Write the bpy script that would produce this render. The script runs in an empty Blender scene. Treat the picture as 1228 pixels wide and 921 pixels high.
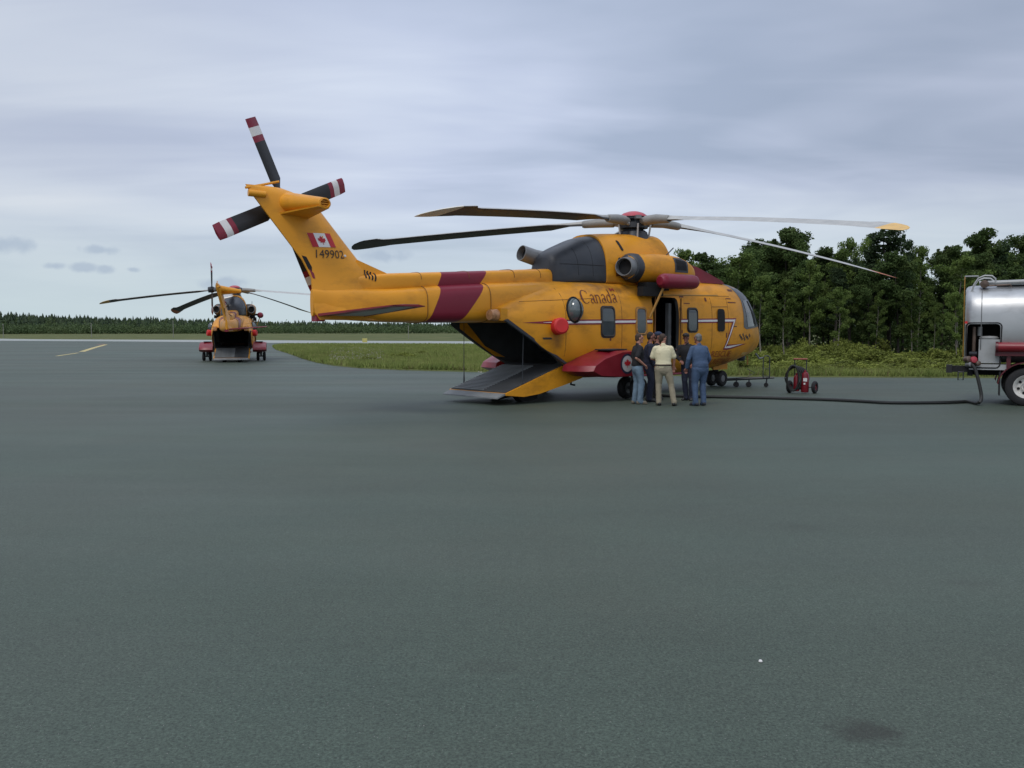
import bpy, bmesh, math, random
import numpy as np
from mathutils import Vector, Matrix, noise
from mathutils.bvhtree import BVHTree
random.seed(7); rng = np.random.default_rng(7)
S = bpy.context.scene; C = S.collection; PI = math.pi
R = math.radians
# ---------------------------------------------------------------- camera
FPX, HOR, CAMH, CX, CY = 1063.0, 397.0, 1.87, 614.0, 460.5
PITCH = math.atan((CY-HOR)/FPX)
cam = bpy.data.cameras.new('camera'); camo = bpy.data.objects.new('camera', cam); C.objects.link(camo)
camo.location = (0, 0, CAMH); camo.rotation_euler = (PI/2-PITCH, 0, 0)
cam.sensor_width = 36; cam.lens = 36*FPX/1228; cam.clip_start = .1; cam.clip_end = 6000
S.camera = camo
# ---------------------------------------------------------------- sky (overcast), sun, exposure
SUN_EL, SUN_AZ = R(52), R(-150)      # veiled sun, high, behind and to the left of the camera
W = bpy.data.worlds.new('World'); S.world = W; W.use_nodes = True
nt = W.node_tree; nt.nodes.clear(); L = nt.links
def N(t, **k):
    n = nt.nodes.new(t)
    for a, b in k.items(): setattr(n, a, b)
    return n
def math_n(op, a, b=None, c=None, clamp=False):
    n = N('ShaderNodeMath', operation=op); n.use_clamp = clamp
    for i, v in enumerate((a, b, c)):
        if v is None: continue
        if isinstance(v, (int, float)): n.inputs[i].default_value = v
        else: L.new(v, n.inputs[i])
    return n.outputs[0]
out = N('ShaderNodeOutputWorld'); bg = N('ShaderNodeBackground'); bg.inputs[1].default_value = .1
sky = N('ShaderNodeTexSky', sky_type='NISHITA'); sky.sun_disc = False
sky.sun_elevation = SUN_EL; sky.sun_rotation = SUN_AZ; sky.dust_density = 3; sky.air_density = 1.2
tc = N('ShaderNodeTexCoord'); sep = N('ShaderNodeSeparateXYZ'); L.new(tc.outputs['Generated'], sep.inputs[0])
zc = math_n('MAXIMUM', sep.outputs[2], 0.0)
den = math_n('ADD', zc, .10)
u = math_n('DIVIDE', sep.outputs[0], den); v = math_n('DIVIDE', sep.outputs[1], den)
comb = N('ShaderNodeCombineXYZ'); L.new(u, comb.inputs[0]); L.new(v, comb.inputs[1])
def nz(scale, sc, detail, rough, rot=0, dist=0, off=(0, 0, 0)):
    m = N('ShaderNodeMapping'); m.inputs['Scale'].default_value = sc; m.inputs['Rotation'].default_value = (0, 0, rot); m.inputs['Location'].default_value = off
    L.new(comb.outputs[0], m.inputs[0])
    n = N('ShaderNodeTexNoise'); n.inputs['Scale'].default_value = scale; n.inputs['Detail'].default_value = detail
    n.inputs['Roughness'].default_value = rough; n.inputs['Distortion'].default_value = dist; L.new(m.outputs[0], n.inputs[0]); return n.outputs['Fac']
n1 = nz(.42, (1, .8, 1), 3, .45, R(20), .5, (3.1, 1.2, 0))
n2 = nz(.55, (.6, 1.0, 1), 4, .48, R(18), 1.2, (0, 7.3, 0))
n3 = nz(1.7, (.5, 1.2, 1), 4, .5, R(-16), .9, (5, 2, 0))
mixv = math_n('ADD', math_n('ADD', math_n('MULTIPLY', n1, .5), math_n('MULTIPLY', n2, .38)), math_n('MULTIPLY', n3, .12))
ramp = N('ShaderNodeValToRGB'); L.new(mixv, ramp.inputs[0])
el = ramp.color_ramp.elements
SKYC = [(.38, (3.7, 4.4, 5.8)), (.46, (5.1, 5.75, 7.3)), (.54, (6.5, 7.15, 8.4)), (.64, (7.7, 8.2, 9.1))]
el[0].position, el[0].color = SKYC[0][0], SKYC[0][1]+(1,); el[1].position, el[1].color = SKYC[-1][0], SKYC[-1][1]+(1,)
for p, c in SKYC[1:-1]:
    e = el.new(p); e.color = c+(1,)
# broad drift: the cloud is thicker and greyer towards the right, and the overcast brightens towards the zenith
dr = N('ShaderNodeMapRange'); dr.interpolation_type = 'SMOOTHSTEP'; dr.inputs[1].default_value = .0; dr.inputs[2].default_value = .5; dr.inputs[3].default_value = 1.12; dr.inputs[4].default_value = .91; L.new(sep.outputs[0], dr.inputs[0])
dl = N('ShaderNodeMapRange'); dl.interpolation_type = 'SMOOTHSTEP'; dl.inputs[1].default_value = -.5; dl.inputs[2].default_value = -.05; dl.inputs[3].default_value = .82; dl.inputs[4].default_value = 1; L.new(sep.outputs[0], dl.inputs[0])
zg = N('ShaderNodeMapRange'); zg.inputs[1].default_value = .38; zg.inputs[2].default_value = 1; zg.inputs[3].default_value = 1; zg.inputs[4].default_value = 1.55; L.new(zc, zg.inputs[0])
gain = N('ShaderNodeVectorMath', operation='SCALE'); L.new(ramp.outputs[0], gain.inputs[0]); L.new(math_n('MULTIPLY', math_n('MULTIPLY', dr.outputs[0], dl.outputs[0]), zg.outputs[0]), gain.inputs['Scale'])
# towards the horizon the cloud thins to a pale blue-green band
hz = N('ShaderNodeMapRange'); hz.inputs[1].default_value = 0; hz.inputs[2].default_value = .17; hz.interpolation_type = 'SMOOTHSTEP'; L.new(zc, hz.inputs[0])
mh = N('ShaderNodeMix', data_type='RGBA'); L.new(hz.outputs[0], mh.inputs[0]); mh.inputs[6].default_value = (5.9, 7.0, 7.5, 1)
L.new(gain.outputs[0], mh.inputs[7])
# small separate cloud scraps low over the far wood
dn = N('ShaderNodeTexNoise'); dn.inputs['Scale'].default_value = 55; dn.inputs['Detail'].default_value = 3; L.new(tc.outputs['Generated'], dn.inputs[0])
acc = None
def pdir(px, py):
    xx = px-CX; uu = CY-py; d = Vector((xx, FPX*math.cos(PITCH)+uu*math.sin(PITCH), -FPX*math.sin(PITCH)+uu*math.cos(PITCH))); return d.normalized()
SCRAPS = [(8, 293, 24, 9), (122, 300, 20, 5), (100, 321, 15, 5), (127, 323, 10, 5), (66, 319, 11, 4), (272, 340, 27, 8), (462, 308, 33, 8), (158, 323, 7, 3)]
for (sx, sy, wx, wy) in SCRAPS:
    d = pdir(sx, sy); su = math.atan2(d.x, d.y)
    az = math_n('ARCTAN2', sep.outputs[0], sep.outputs[1])
    a = math_n('MULTIPLY', math_n('SUBTRACT', az, su), FPX/wx*.93)
    b = math_n('MULTIPLY', math_n('SUBTRACT', sep.outputs[2], d.z), FPX/wy*.97)
    rr = math_n('SQRT', math_n('ADD', math_n('MULTIPLY', a, a), math_n('MULTIPLY', b, b)))
    rr = math_n('ADD', rr, math_n('MULTIPLY', math_n('SUBTRACT', dn.outputs['Fac'], .5), 1.9))
    g = N('ShaderNodeMapRange'); g.interpolation_type = 'SMOOTHSTEP'; g.inputs[1].default_value = 1.25; g.inputs[2].default_value = .25; L.new(rr, g.inputs[0])
    acc = g.outputs[0] if acc is None else math_n('MAXIMUM', acc, g.outputs[0])
ms = N('ShaderNodeMix', data_type='RGBA'); L.new(math_n('MULTIPLY', acc, .68), ms.inputs[0]); L.new(mh.outputs[2], ms.inputs[6]); ms.inputs[7].default_value = (4.0, 4.9, 6.2, 1)
mw = N('ShaderNodeMix', data_type='RGBA'); mw.inputs[0].default_value = .94; L.new(sky.outputs[0], mw.inputs[6]); L.new(ms.outputs[2], mw.inputs[7])
L.new(mw.outputs[2], bg.inputs[0]); L.new(bg.outputs[0], out.inputs[0])
sun = bpy.data.lights.new('sun', 'SUN'); sun.energy = 1.2; sun.angle = R(20); sun.color = (1, .95, .88)
suno = bpy.data.objects.new('sun', sun); C.objects.link(suno)
sd = Vector((math.sin(SUN_AZ)*math.cos(SUN_EL), math.cos(SUN_AZ)*math.cos(SUN_EL), math.sin(SUN_EL)))
suno.rotation_euler = sd.to_track_quat('Z', 'Y').to_euler()
S.view_settings.view_transform = 'Standard'; S.view_settings.look = 'None'; S.view_settings.exposure = 0; S.view_settings.gamma = 1
S.view_settings.use_curve_mapping = False
# ---------------------------------------------------------------- pixel <-> place helpers
YS = [-60, 30, 60, 230, 300, 5000]; ZS = [0, 0, -.25, -.25, .9, .9]
def gz(y): return float(np.interp(y, YS, ZS))
def ray(px, py):
    xx = px-CX; uu = CY-py
    return Vector((xx, FPX*math.cos(PITCH)+uu*math.sin(PITCH), -FPX*math.sin(PITCH)+uu*math.cos(PITCH)))
def gp(px, py):
    d = ray(px, py); z = 0
    for _ in range(30):
        t = (z-CAMH)/d.z; z = gz(d.y*t)
    return (d.x*t, d.y*t)
def at(px, Y): return (px-CX)/FPX*Y
PSI = R(42); HX, HY = 3.69, 27.2
FW = Vector((math.cos(PSI), math.sin(PSI), 0)); PO = Vector((-math.sin(PSI), math.cos(PSI), 0))
def lat(px, py, l):                          # point of the helicopter's own frame seen at this pixel, l metres to port
    d = ray(px, py); o = Vector((0, 0, CAMH)); h = Vector((HX, HY, 0))
    t = (l-(o-h).dot(PO))/d.dot(PO); q = o+d*t-h
    return (q.dot(FW), q.z)
# ---------------------------------------------------------------- materials
MATS = {}
def mat(name, col, rough=.6, metal=0, var=.12, scale=3, bump=0, bscale=40, spec=.5, coord='Object', coat=0, dirt=None, dscale=1.5):
    m = bpy.data.materials.new(name); m.use_nodes = True; t = m.node_tree; b = t.nodes['Principled BSDF']
    b.inputs['Roughness'].default_value = rough; b.inputs['Metallic'].default_value = metal; b.inputs['Specular IOR Level'].default_value = spec
    b.inputs['Coat Weight'].default_value = coat
    tcn = t.nodes.new('ShaderNodeTexCoord')
    nn = t.nodes.new('ShaderNodeTexNoise'); nn.inputs['Scale'].default_value = scale; nn.inputs['Detail'].default_value = 5
    t.links.new(tcn.outputs[coord], nn.inputs[0])
    r = t.nodes.new('ShaderNodeMapRange'); r.inputs[1].default_value = .3; r.inputs[2].default_value = .7; r.inputs[3].default_value = 1-var; r.inputs[4].default_value = 1+var
    t.links.new(nn.outputs['Fac'], r.inputs[0])
    mx = t.nodes.new('ShaderNodeVectorMath'); mx.operation = 'SCALE'; mx.inputs[0].default_value = col; t.links.new(r.outputs[0], mx.inputs['Scale'])
    last = mx.outputs[0]
    if dirt:
        n2_ = t.nodes.new('ShaderNodeTexNoise'); n2_.inputs['Scale'].default_value = dscale; n2_.inputs['Detail'].default_value = 7; n2_.inputs['Roughness'].default_value = .65
        mp = t.nodes.new('ShaderNodeMapping'); mp.inputs['Scale'].default_value = (.8, .8, 1.6); mp.inputs['Location'].default_value = (3.3, 1, 2)
        t.links.new(tcn.outputs[coord], mp.inputs[0]); t.links.new(mp.outputs[0], n2_.inputs[0])
        r2 = t.nodes.new('ShaderNodeMapRange'); r2.inputs[1].default_value = .5; r2.inputs[2].default_value = .78; r2.inputs[4].default_value = dirt[1]
        t.links.new(n2_.outputs['Fac'], r2.inputs[0])
        m2 = t.nodes.new('ShaderNodeMix'); m2.data_type = 'RGBA'; t.links.new(r2.outputs[0], m2.inputs[0]); t.links.new(last, m2.inputs[6]); m2.inputs[7].default_value = tuple(dirt[0])+(1,)
        last = m2.outputs[2]
    t.links.new(last, b.inputs['Base Color'])
    rr = t.nodes.new('ShaderNodeMapRange'); rr.inputs[1].default_value = .3; rr.inputs[2].default_value = .7; rr.inputs[3].default_value = max(0, rough-.08); rr.inputs[4].default_value = min(1, rough+.08)
    t.links.new(nn.outputs['Fac'], rr.inputs[0]); t.links.new(rr.outputs[0], b.inputs['Roughness'])
    if bump:
        nb = t.nodes.new('ShaderNodeTexNoise'); nb.inputs['Scale'].default_value = bscale; nb.inputs['Detail'].default_value = 3
        t.links.new(tcn.outputs[coord], nb.inputs[0])
        bp = t.nodes.new('ShaderNodeBump'); bp.inputs['Strength'].default_value = bump; bp.inputs['Distance'].default_value = .02
        t.links.new(nb.outputs['Fac'], bp.inputs['Height']); t.links.new(bp.outputs[0], b.inputs['Normal'])
    MATS[name] = m; return m
YEL = (.70, .295, .016)
yellow = mat('yellow_paint', YEL, .45, spec=.3, var=.07, scale=1.1, dirt=((.20, .08, .014), .6), dscale=1.6, bump=.06, bscale=2.5)
boomp = mat('boom_paint', YEL, .42, spec=.4, var=.07, scale=1.1, dirt=((.20, .08, .014), .45), dscale=1.6, bump=.06, bscale=2.5)
wine = mat('wine_red_paint', (.22, .010, .030), .4, var=.1, dirt=((.10, .01, .015), .4))
red = mat('red_paint', (.21, .009, .018), .38, var=.1, dirt=((.16, .01, .01), .3))
bred = mat('bright_red_cover', (.55, .018, .018), .6)
dgrey = mat('dark_grey_cowl', (.028, .032, .04), .45, var=.25, dirt=((.09, .08, .07), .3))
mgrey = mat('grey_metal', (.20, .205, .21), .45, metal=.3, var=.2)
lgrey = mat('rotor_cuff_grey', (.24, .235, .22), .5, var=.12, dirt=((.12, .11, .10), .4))
black = mat('black_rubber', (.013, .013, .014), .75)
dark = mat('dark_opening', (.010, .010, .011), .9)
inter = mat('cabin_lining', (.045, .05, .052), .85, var=.3)
glass = mat('window_glass', (.03, .04, .045), .07, spec=.9, var=.5, scale=1.5)
glassb = mat('bubble_glass', (.10, .125, .13), .08, spec=.9, var=.3)
wsglass = mat('windscreen_glass', (.07, .085, .095), .06, spec=1.0, var=.3)
frame_m = mat('window_frame', (.035, .03, .028), .6)
goldf = mat('pale_window_frame', (.34, .17, .045), .5)
white = mat('white_marking', (.72, .70, .68), .5, var=.05)
letter = mat('worn_lettering', (.13, .028, .012), .6, var=.3, scale=6)
letter2 = mat('faded_red_lettering', (.30, .060, .012), .6, var=.3, scale=6)
numm = mat('dark_number', (.035, .02, .012), .6)
rampm = mat('ramp_tread', (.045, .048, .05), .75, var=.2)
bladem = mat('blade_shaded_grey', (.055, .055, .055), .55, var=.2, scale=4)  # underside shading is put into this darker grey
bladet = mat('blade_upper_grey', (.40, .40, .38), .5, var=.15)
tblade = mat('tail_blade_black', (.016, .017, .019), .5, var=.2)
tipy = mat('blade_tip_yellow', (.68, .42, .12), .5)
tipo = mat('blade_tip_orange', (.42, .11, .03), .5)
tipg = mat('blade_tip_pale', (.80, .74, .62), .5)
seam_m = mat('panel_seam', (.17, .07, .012), .7)
pole_brown = mat('strut_yellow', (.42, .22, .05), .5)
# ---------------------------------------------------------------- object helpers
def link(name, me, m=None, parent=None):
    o = bpy.data.objects.new(name, me); C.objects.link(o)
    if m is not None:
        for x in (m if isinstance(m, (list, tuple)) else [m]): me.materials.append(x)
    if parent: o.parent = parent
    return o
def tag(o, label=None, cat=None, group=None, kind=None):
    if label: o['label'] = label
    if cat: o['category'] = cat
    if group: o['group'] = group
    if kind: o['kind'] = kind
    return o
def thing(name, label, cat, loc=(0, 0, 0), rz=0, group=None):
    o = bpy.data.objects.new(name, None); C.objects.link(o); o.location = loc; o.rotation_euler = (0, 0, rz)
    o.empty_display_size = .3
    return tag(o, label, cat, group)
def copy_tree(o, parent=None):
    c = o.copy(); C.objects.link(c); c.parent = parent
    for ch in o.children: copy_tree(ch, c)
    return c
def finish(bm, ang=35):
    bmesh.ops.recalc_face_normals(bm, faces=bm.faces)
    for f in bm.faces: f.smooth = True
    for e in bm.edges:
        if len(e.link_faces) == 2:
            try: a = e.calc_face_angle()
            except Exception: a = 0
            e.smooth = a < R(ang)
class MB:
    def __init__(s): s.bm = bmesh.new()
    def add(s, vs, fs, mi=0, M=None):
        vv = [s.bm.verts.new(M @ Vector(p) if M else p) for p in vs]
        for f in fs:
            try: s.bm.faces.new([vv[i] for i in f]).material_index = mi
            except ValueError: pass
        return s
    def box(s, c, d, mi=0, rz=0, M=None):
        x, y, z = [k/2 for k in d]; m = Matrix.Translation(c) @ Matrix.Rotation(rz, 4, 'Z')
        if M: m = M @ m
        vs = [(a*x, b*y, e*z) for a in (-1, 1) for b in (-1, 1) for e in (-1, 1)]
        return s.add(vs, [(0, 1, 3, 2), (4, 6, 7, 5), (0, 4, 5, 1), (2, 3, 7, 6), (0, 2, 6, 4), (1, 5, 7, 3)], mi, m)
    def rings(s, rs, closed=True, caps=True, mi=0, M=None):
        n = len(rs[0]); vs = [p for r in rs for p in r]; fs = []
        for i in range(len(rs)-1):
            for j in range(n if closed else n-1):
                k = (j+1) % n; fs.append((i*n+j, i*n+k, (i+1)*n+k, (i+1)*n+j))
        if caps: fs += [tuple(range(n)), tuple(range((len(rs)-1)*n, len(rs)*n))]
        return s.add(vs, fs, mi, M)
    def tube(s, pts, r, n=10, mi=0, caps=True, M=None, flat=1.0):
        pts = [Vector(p) for p in pts]; rr = r if isinstance(r, (list, tuple)) else [r]*len(pts); rs = []
        up = None
        for i, p in enumerate(pts):
            d = (pts[min(i+1, len(pts)-1)]-pts[max(i-1, 0)])
            if d.length < 1e-9: d = Vector((0, 0, 1))
            d.normalize()
            if up is None: up = Vector((0, 0, 1)) if abs(d.z) < .9 else Vector((1, 0, 0))
            a = d.cross(up)
            if a.length < 1e-4: a = d.cross(Vector((.3, 1, .2)))
            a.normalize(); b = a.cross(d).normalized(); up = b
            rs.append([p+a*(rr[i]*math.cos(2*PI*k/n))+b*(rr[i]*flat*math.sin(2*PI*k/n)) for k in range(n)])
        return s.rings(rs, caps=caps, mi=mi, M=M)
    def lathe(s, prof, M, n=20, mi=0, caps=True):      # prof: (radius, height) along local z
        rs = [[(max(r, 1e-4)*math.cos(2*PI*k/n), max(r, 1e-4)*math.sin(2*PI*k/n), h) for k in range(n)] for r, h in prof]
        return s.rings(rs, caps=caps, mi=mi, M=M)
    def tyre(s, prof, M, n=28, mi=0):                     # closed ring profile, open in the middle
        rs = [[(r*math.cos(2*PI*k/n), r*math.sin(2*PI*k/n), h) for k in range(n)] for r, h in prof+[prof[0]]]
        return s.rings(rs, caps=False, mi=mi, M=M)
    def prism(s, poly, a, b, axis='y', mi=0, M=None):   # poly in the plane across axis
        def P(p, t): return (p[0], t, p[1]) if axis == 'y' else ((p[0], p[1], t) if axis == 'z' else (t, p[0], p[1]))
        return s.rings([[P(p, a) for p in poly], [P(p, b) for p in poly]], mi=mi, M=M)
    def build(s, name, m, parent=None, bevel=0, ang=35, recalc=True):
        if bevel:
            es = [e for e in s.bm.edges if len(e.link_faces) == 2 and e.calc_face_angle(0) > R(40)]
            bmesh.ops.bevel(s.bm, geom=es, offset=bevel, segments=2, affect='EDGES', profile=.6)
        finish(s.bm, ang); me = bpy.data.meshes.new(name); s.bm.to_mesh(me); s.bm.free()
        return link(name, me, m, parent)
def axis_M(p, d):                                       # local z towards d at p
    return Matrix.Translation(p) @ Vector(d).to_track_quat('Z', 'Y').to_matrix().to_4x4()
def sel(s, w, zb, zt, zw, nl, nu, n=48):                 # superelliptic fuselage section
    o = []
    for k in range(n):
        a = 2*PI*k/n+PI/n; ca, sa = math.cos(a), math.sin(a)
        e = nu if sa > 0 else nl; h = (zt-zw) if sa > 0 else (zw-zb)
        o.append((s, w*math.copysign(abs(ca)**(2/e), ca), zw+h*math.copysign(abs(sa)**(2/e), sa)))
    return o
def interp_st(st, n):                                    # smooth resampling of stations
    A = np.array(st, float); x = A[:, 0]; out_ = []
    t = np.linspace(0, len(x)-1, n)
    for tt in t:
        i = int(min(tt, len(x)-2)); f = tt-i
        p0, p1, p2, p3 = A[max(i-1, 0)], A[i], A[i+1], A[min(i+2, len(x)-1)]
        q = .5*((2*p1)+(-p0+p2)*f+(2*p0-5*p1+4*p2-p3)*f*f+(-p0+3*p1-3*p2+p3)*f**3)
        out_.append(list(q))
    return out_
def evaluated(o):
    bpy.context.view_layer.update()
    dg = bpy.context.evaluated_depsgraph_get(); return bpy.data.meshes.new_from_object(o.evaluated_get(dg), depsgraph=dg)
def boolean(o, cutters, ang=35):
    for c in cutters:
        c.parent = o.parent
        md = o.modifiers.new('b', 'BOOLEAN'); md.operation = 'DIFFERENCE'; md.object = c; md.solver = 'EXACT'; md.material_mode = 'TRANSFER'
    me = evaluated(o); o.modifiers.clear(); old = o.data; o.data = me
    for c in cutters: bpy.data.objects.remove(c)
    bm = bmesh.new(); bm.from_mesh(me)
    for f in bm.faces: f.smooth = True
    for e in bm.edges:
        if len(e.link_faces) == 2: e.smooth = e.calc_face_angle(0) < R(ang)
    bm.to_mesh(me); bm.free(); me.name = old.name
    return o
def bvh_of(*obs):
    vs, fs = [], []
    for o in obs:
        k = len(vs); M = o.matrix_basis
        vs += [M @ v.co for v in o.data.vertices]; fs += [[i+k for i in p.vertices] for p in o.data.polygons]
    return BVHTree.FromPolygons(vs, fs)
def rrect(cx, cy, w, h, r, n=5, shear=0):
    o = []
    for (sx, sy, a0) in ((1, 1, 0), (-1, 1, 90), (-1, -1, 180), (1, -1, 270)):
        for k in range(n+1):
            a = R(a0+90*k/n); x = sx*(w/2-r)+r*math.cos(a); y = sy*(h/2-r)+r*math.sin(a); o.append((cx+x+shear*y, cy+y))
    return o
def disc(cx, cy, rx, ry=None, n=24): ry = ry or rx; return [(cx+rx*math.cos(2*PI*k/n), cy+ry*math.sin(2*PI*k/n)) for k in range(n)]
def flat_bm(polys, cell=.12):
    bm = bmesh.new()
    for poly in polys:
        vs = [bm.verts.new((p[0], p[1], 0)) for p in poly]
        try: bm.faces.new(vs)
        except ValueError: pass
    bmesh.ops.triangulate(bm, faces=bm.faces)
    xs = [v.co.x for v in bm.verts]; ys = [v.co.y for v in bm.verts]
    for ax, lo, hi in ((0, min(xs), max(xs)), (1, min(ys), max(ys))):
        k = lo+cell
        while k < hi and cell > 0:
            co = [0, 0, 0]; co[ax] = k; no = [0, 0, 0]; no[ax] = 1
            bmesh.ops.bisect_plane(bm, geom=bm.verts[:]+bm.edges[:]+bm.faces[:], plane_co=co, plane_no=no); k += cell
    return bm
def project(bm, bvh, side, off):
    d = Vector((0, -side, 0))
    for v in bm.verts:
        o = Vector((v.co.x, side*6, v.co.y)); h = bvh.ray_cast(o, d); tr = 0
        while h[0] is None and tr < 30: tr += 1; o.z += .02 if o.z < 1.9 else -.02; h = bvh.ray_cast(o, d)
        if h[0] is None: v.co = Vector((v.co.x, side*.9, v.co.y))
        else:
            n = h[1]; n = n if n.y*side > 0 else -n
            v.co = h[0]+n*off
def decal(name, polys, bvh, side, m, parent, off=.008, cell=.12):
    bm = flat_bm(polys, cell); project(bm, bvh, side, off)
    for f in bm.faces:
        f.normal_update(); f.smooth = False
        if f.normal.y*side < 0: f.normal_flip()
    me = bpy.data.meshes.new(name); bm.to_mesh(me); bm.free(); return link(name, me, m, parent)
def text_polys(txt, size, x, y, shear=0, wide=1.0):       # letters as flat faces in the (s, z) plane
    cu = bpy.data.curves.new('t', 'FONT'); cu.body = txt; cu.size = size; cu.shear = 0; cu.resolution_u = 3
    o = bpy.data.objects.new('t', cu); C.objects.link(o); me = evaluated(o); ps = []
    for p in me.polygons: ps.append([((me.vertices[i].co.x*wide)+x, me.vertices[i].co.y+y+shear*me.vertices[i].co.x) for i in p.vertices])
    bpy.data.objects.remove(o); return ps
def stroke(pts, ws):                                      # ribbon of changing width
    o = []
    for i in range(len(pts)-1):
        (x0, y0), (x1, y1) = pts[i], pts[i+1]; d = math.hypot(x1-x0, y1-y0) or 1; nx, ny = -(y1-y0)/d, (x1-x0)/d
        a, b = ws[i]/2, ws[i+1]/2
        o.append([(x0+nx*a, y0+ny*a), (x0-nx*a, y0-ny*a), (x1-nx*b, y1-ny*b), (x1+nx*b, y1+ny*b)])
    return o
def serif_word(word, x, y, h, shear=0):                   # "Canada" in thick-and-thin serif strokes
    G = []; cx = x
    def arc(ax, ay, rx, ry, a0, a1, tk, tn, n=14):
        pts = []; ws = []
        for k in range(n+1):
            a = R(a0+(a1-a0)*k/n); pts.append((ax+rx*math.cos(a), ay+ry*math.sin(a))); ws.append(tn+(tk-tn)*abs(math.cos(a)))
        return stroke(pts, ws)
    for ch in word:
        g = []
        if ch == 'C':
            g += stroke([(.42+.38*math.cos(R(a_)), .5+.49*math.sin(R(a_))) for a_ in range(48, 315, 14)], [max(.045, .17*math.exp(-((a_-180)/62)**2)) for a_ in range(48, 315, 14)]); g += stroke([(.70, .98), (.71, .74)], [.02, .07]); wd = .84
        elif ch == 'a':
            g += stroke([(.40, .52), (.40, .10), (.50, .02)], [.095, .095, .05]); g += arc(.25, .50, .15, .15, 0, 160, .07, .04, 8)
            g += arc(.22, .17, .15, .16, 20, 300, .09, .04, 10); g += stroke([(.24, .33), (.40, .38)], [.04, .04]); wd = .55
        elif ch == 'n':
            g += stroke([(.10, .62), (.10, 0)], [.095, .095]); g += arc(.28, .42, .18, .19, 170, 0, .08, .05, 8); g += stroke([(.45, .44), (.45, 0)], [.095, .095])
            for k in (.10, .45): g += stroke([(k-.10, .015), (k+.10, .015)], [.03, .03])
            g += stroke([(0, .60), (.12, .63)], [.03, .03]); wd = .62
        elif ch == 'd':
            g += stroke([(.44, 1.0), (.44, .02)], [.095, .095]); g += arc(.26, .31, .19, .30, 30, 330, .10, .04); g += stroke([(.33, .985), (.46, 1.0)], [.03, .03]); g += stroke([(.42, .015), (.54, .03)], [.03, .03]); wd = .60
        G += [[(cx+p[0]*h, y+p[1]*h+shear*(cx+p[0]*h-x)) for p in q] for q in g]; cx += wd*h
    return G, cx
LEAF = [(0, 1), (.13, .72), (.30, .82), (.25, .45), (.42, .62), (.50, .52), (.78, .58), (.70, .38), (.82, .28), (.45, .02), (.50, -.12), (.06, -.06), (.05, -.45)]
LEAF = LEAF+[(-x, y) for x, y in reversed(LEAF) if x != 0]
def leaf_poly(cx, cy, s): return [(cx+x*s, cy+(y-.2)*s) for x, y in LEAF]
# ---------------------------------------------------------------- helicopter
def band_on(m):
    t = m.node_tree; b = t.nodes['Principled BSDF']; src = b.inputs['Base Color'].links[0].from_socket
    tcn = t.nodes.new('ShaderNodeTexCoord'); sp = t.nodes.new('ShaderNodeSeparateXYZ'); t.links.new(tcn.outputs['Object'], sp.inputs[0])
    def mm(op, a, b_):
        n = t.nodes.new('ShaderNodeMath'); n.operation = op
        for i, v_ in enumerate((a, b_)):
            if isinstance(v_, (int, float)): n.inputs[i].default_value = v_
            else: t.links.new(v_, n.inputs[i])
        return n.outputs[0]
    x, z = sp.outputs[0], sp.outputs[2]
    l = mm('ADD', mm('MULTIPLY', mm('SUBTRACT', z, 2.05), .48), -8.17)
    r = mm('ADD', mm('MULTIPLY', mm('SUBTRACT', z, 2.08), .82), -7.22)
    k = mm('MULTIPLY', mm('GREATER_THAN', x, l), mm('LESS_THAN', x, r))
    mx = t.nodes.new('ShaderNodeMix'); mx.data_type = 'RGBA'; t.links.new(k, mx.inputs[0]); t.links.new(src, mx.inputs[6]); mx.inputs[7].default_value = (.19, .010, .028, 1)
    t.links.new(mx.outputs[2], b.inputs['Base Color'])
band_on(boomp)
def stain_on(m, spots, col):
    t = m.node_tree; b = t.nodes['Principled BSDF']; tcn = t.nodes.new('ShaderNodeTexCoord')
    nn = t.nodes.new('ShaderNodeTexNoise'); nn.inputs['Scale'].default_value = 3.5; nn.inputs['Detail'].default_value = 6; t.links.new(tcn.outputs['Object'], nn.inputs[0])
    for (c, rad, k) in spots:
        sb = t.nodes.new('ShaderNodeVectorMath'); sb.operation = 'SUBTRACT'; sb.inputs[1].default_value = c; t.links.new(tcn.outputs['Object'], sb.inputs[0])
        dv = t.nodes.new('ShaderNodeVectorMath'); dv.operation = 'DIVIDE'; dv.inputs[1].default_value = rad; t.links.new(sb.outputs[0], dv.inputs[0])
        ln = t.nodes.new('ShaderNodeVectorMath'); ln.operation = 'LENGTH'; t.links.new(dv.outputs[0], ln.inputs[0])
        ad = t.nodes.new('ShaderNodeMath'); ad.operation = 'MULTIPLY_ADD'; t.links.new(nn.outputs['Fac'], ad.inputs[0]); ad.inputs[1].default_value = 1.6; t.links.new(ln.outputs['Value'], ad.inputs[2])
        mr = t.nodes.new('ShaderNodeMapRange'); mr.inputs[1].default_value = .95; mr.inputs[2].default_value = 1.9; mr.inputs[3].default_value = k; mr.inputs[4].default_value = 0; t.links.new(ad.outputs[0], mr.inputs[0])
        src = b.inputs['Base Color'].links[0].from_socket; mx = t.nodes.new('ShaderNodeMix'); mx.data_type = 'RGBA'; t.links.new(mr.outputs[0], mx.inputs[0]); t.links.new(src, mx.inputs[6]); mx.inputs[7].default_value = tuple(col)+(1,); t.links.new(mx.outputs[2], b.inputs['Base Color'])
stain_on(yellow, [((-2.6, -1.15, 3.18), (1.1, .5, .30), .75), ((-1.5, -1.3, 3.10), (1.0, .4, .22), .7), ((-2.9, 1.15, 3.15), (1.3, .5, .3), .7), ((-4.62, -1.4, 1.60), (.30, .5, .35), .6), ((-1.0, -1.2, .75), (3.5, .8, .28), .45), ((3.2, -1.2, .95), (1.4, .8, .32), .45), ((.0, -1.4, 1.0), (.6, .4, .35), .35)], (.09, .05, .025))
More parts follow.
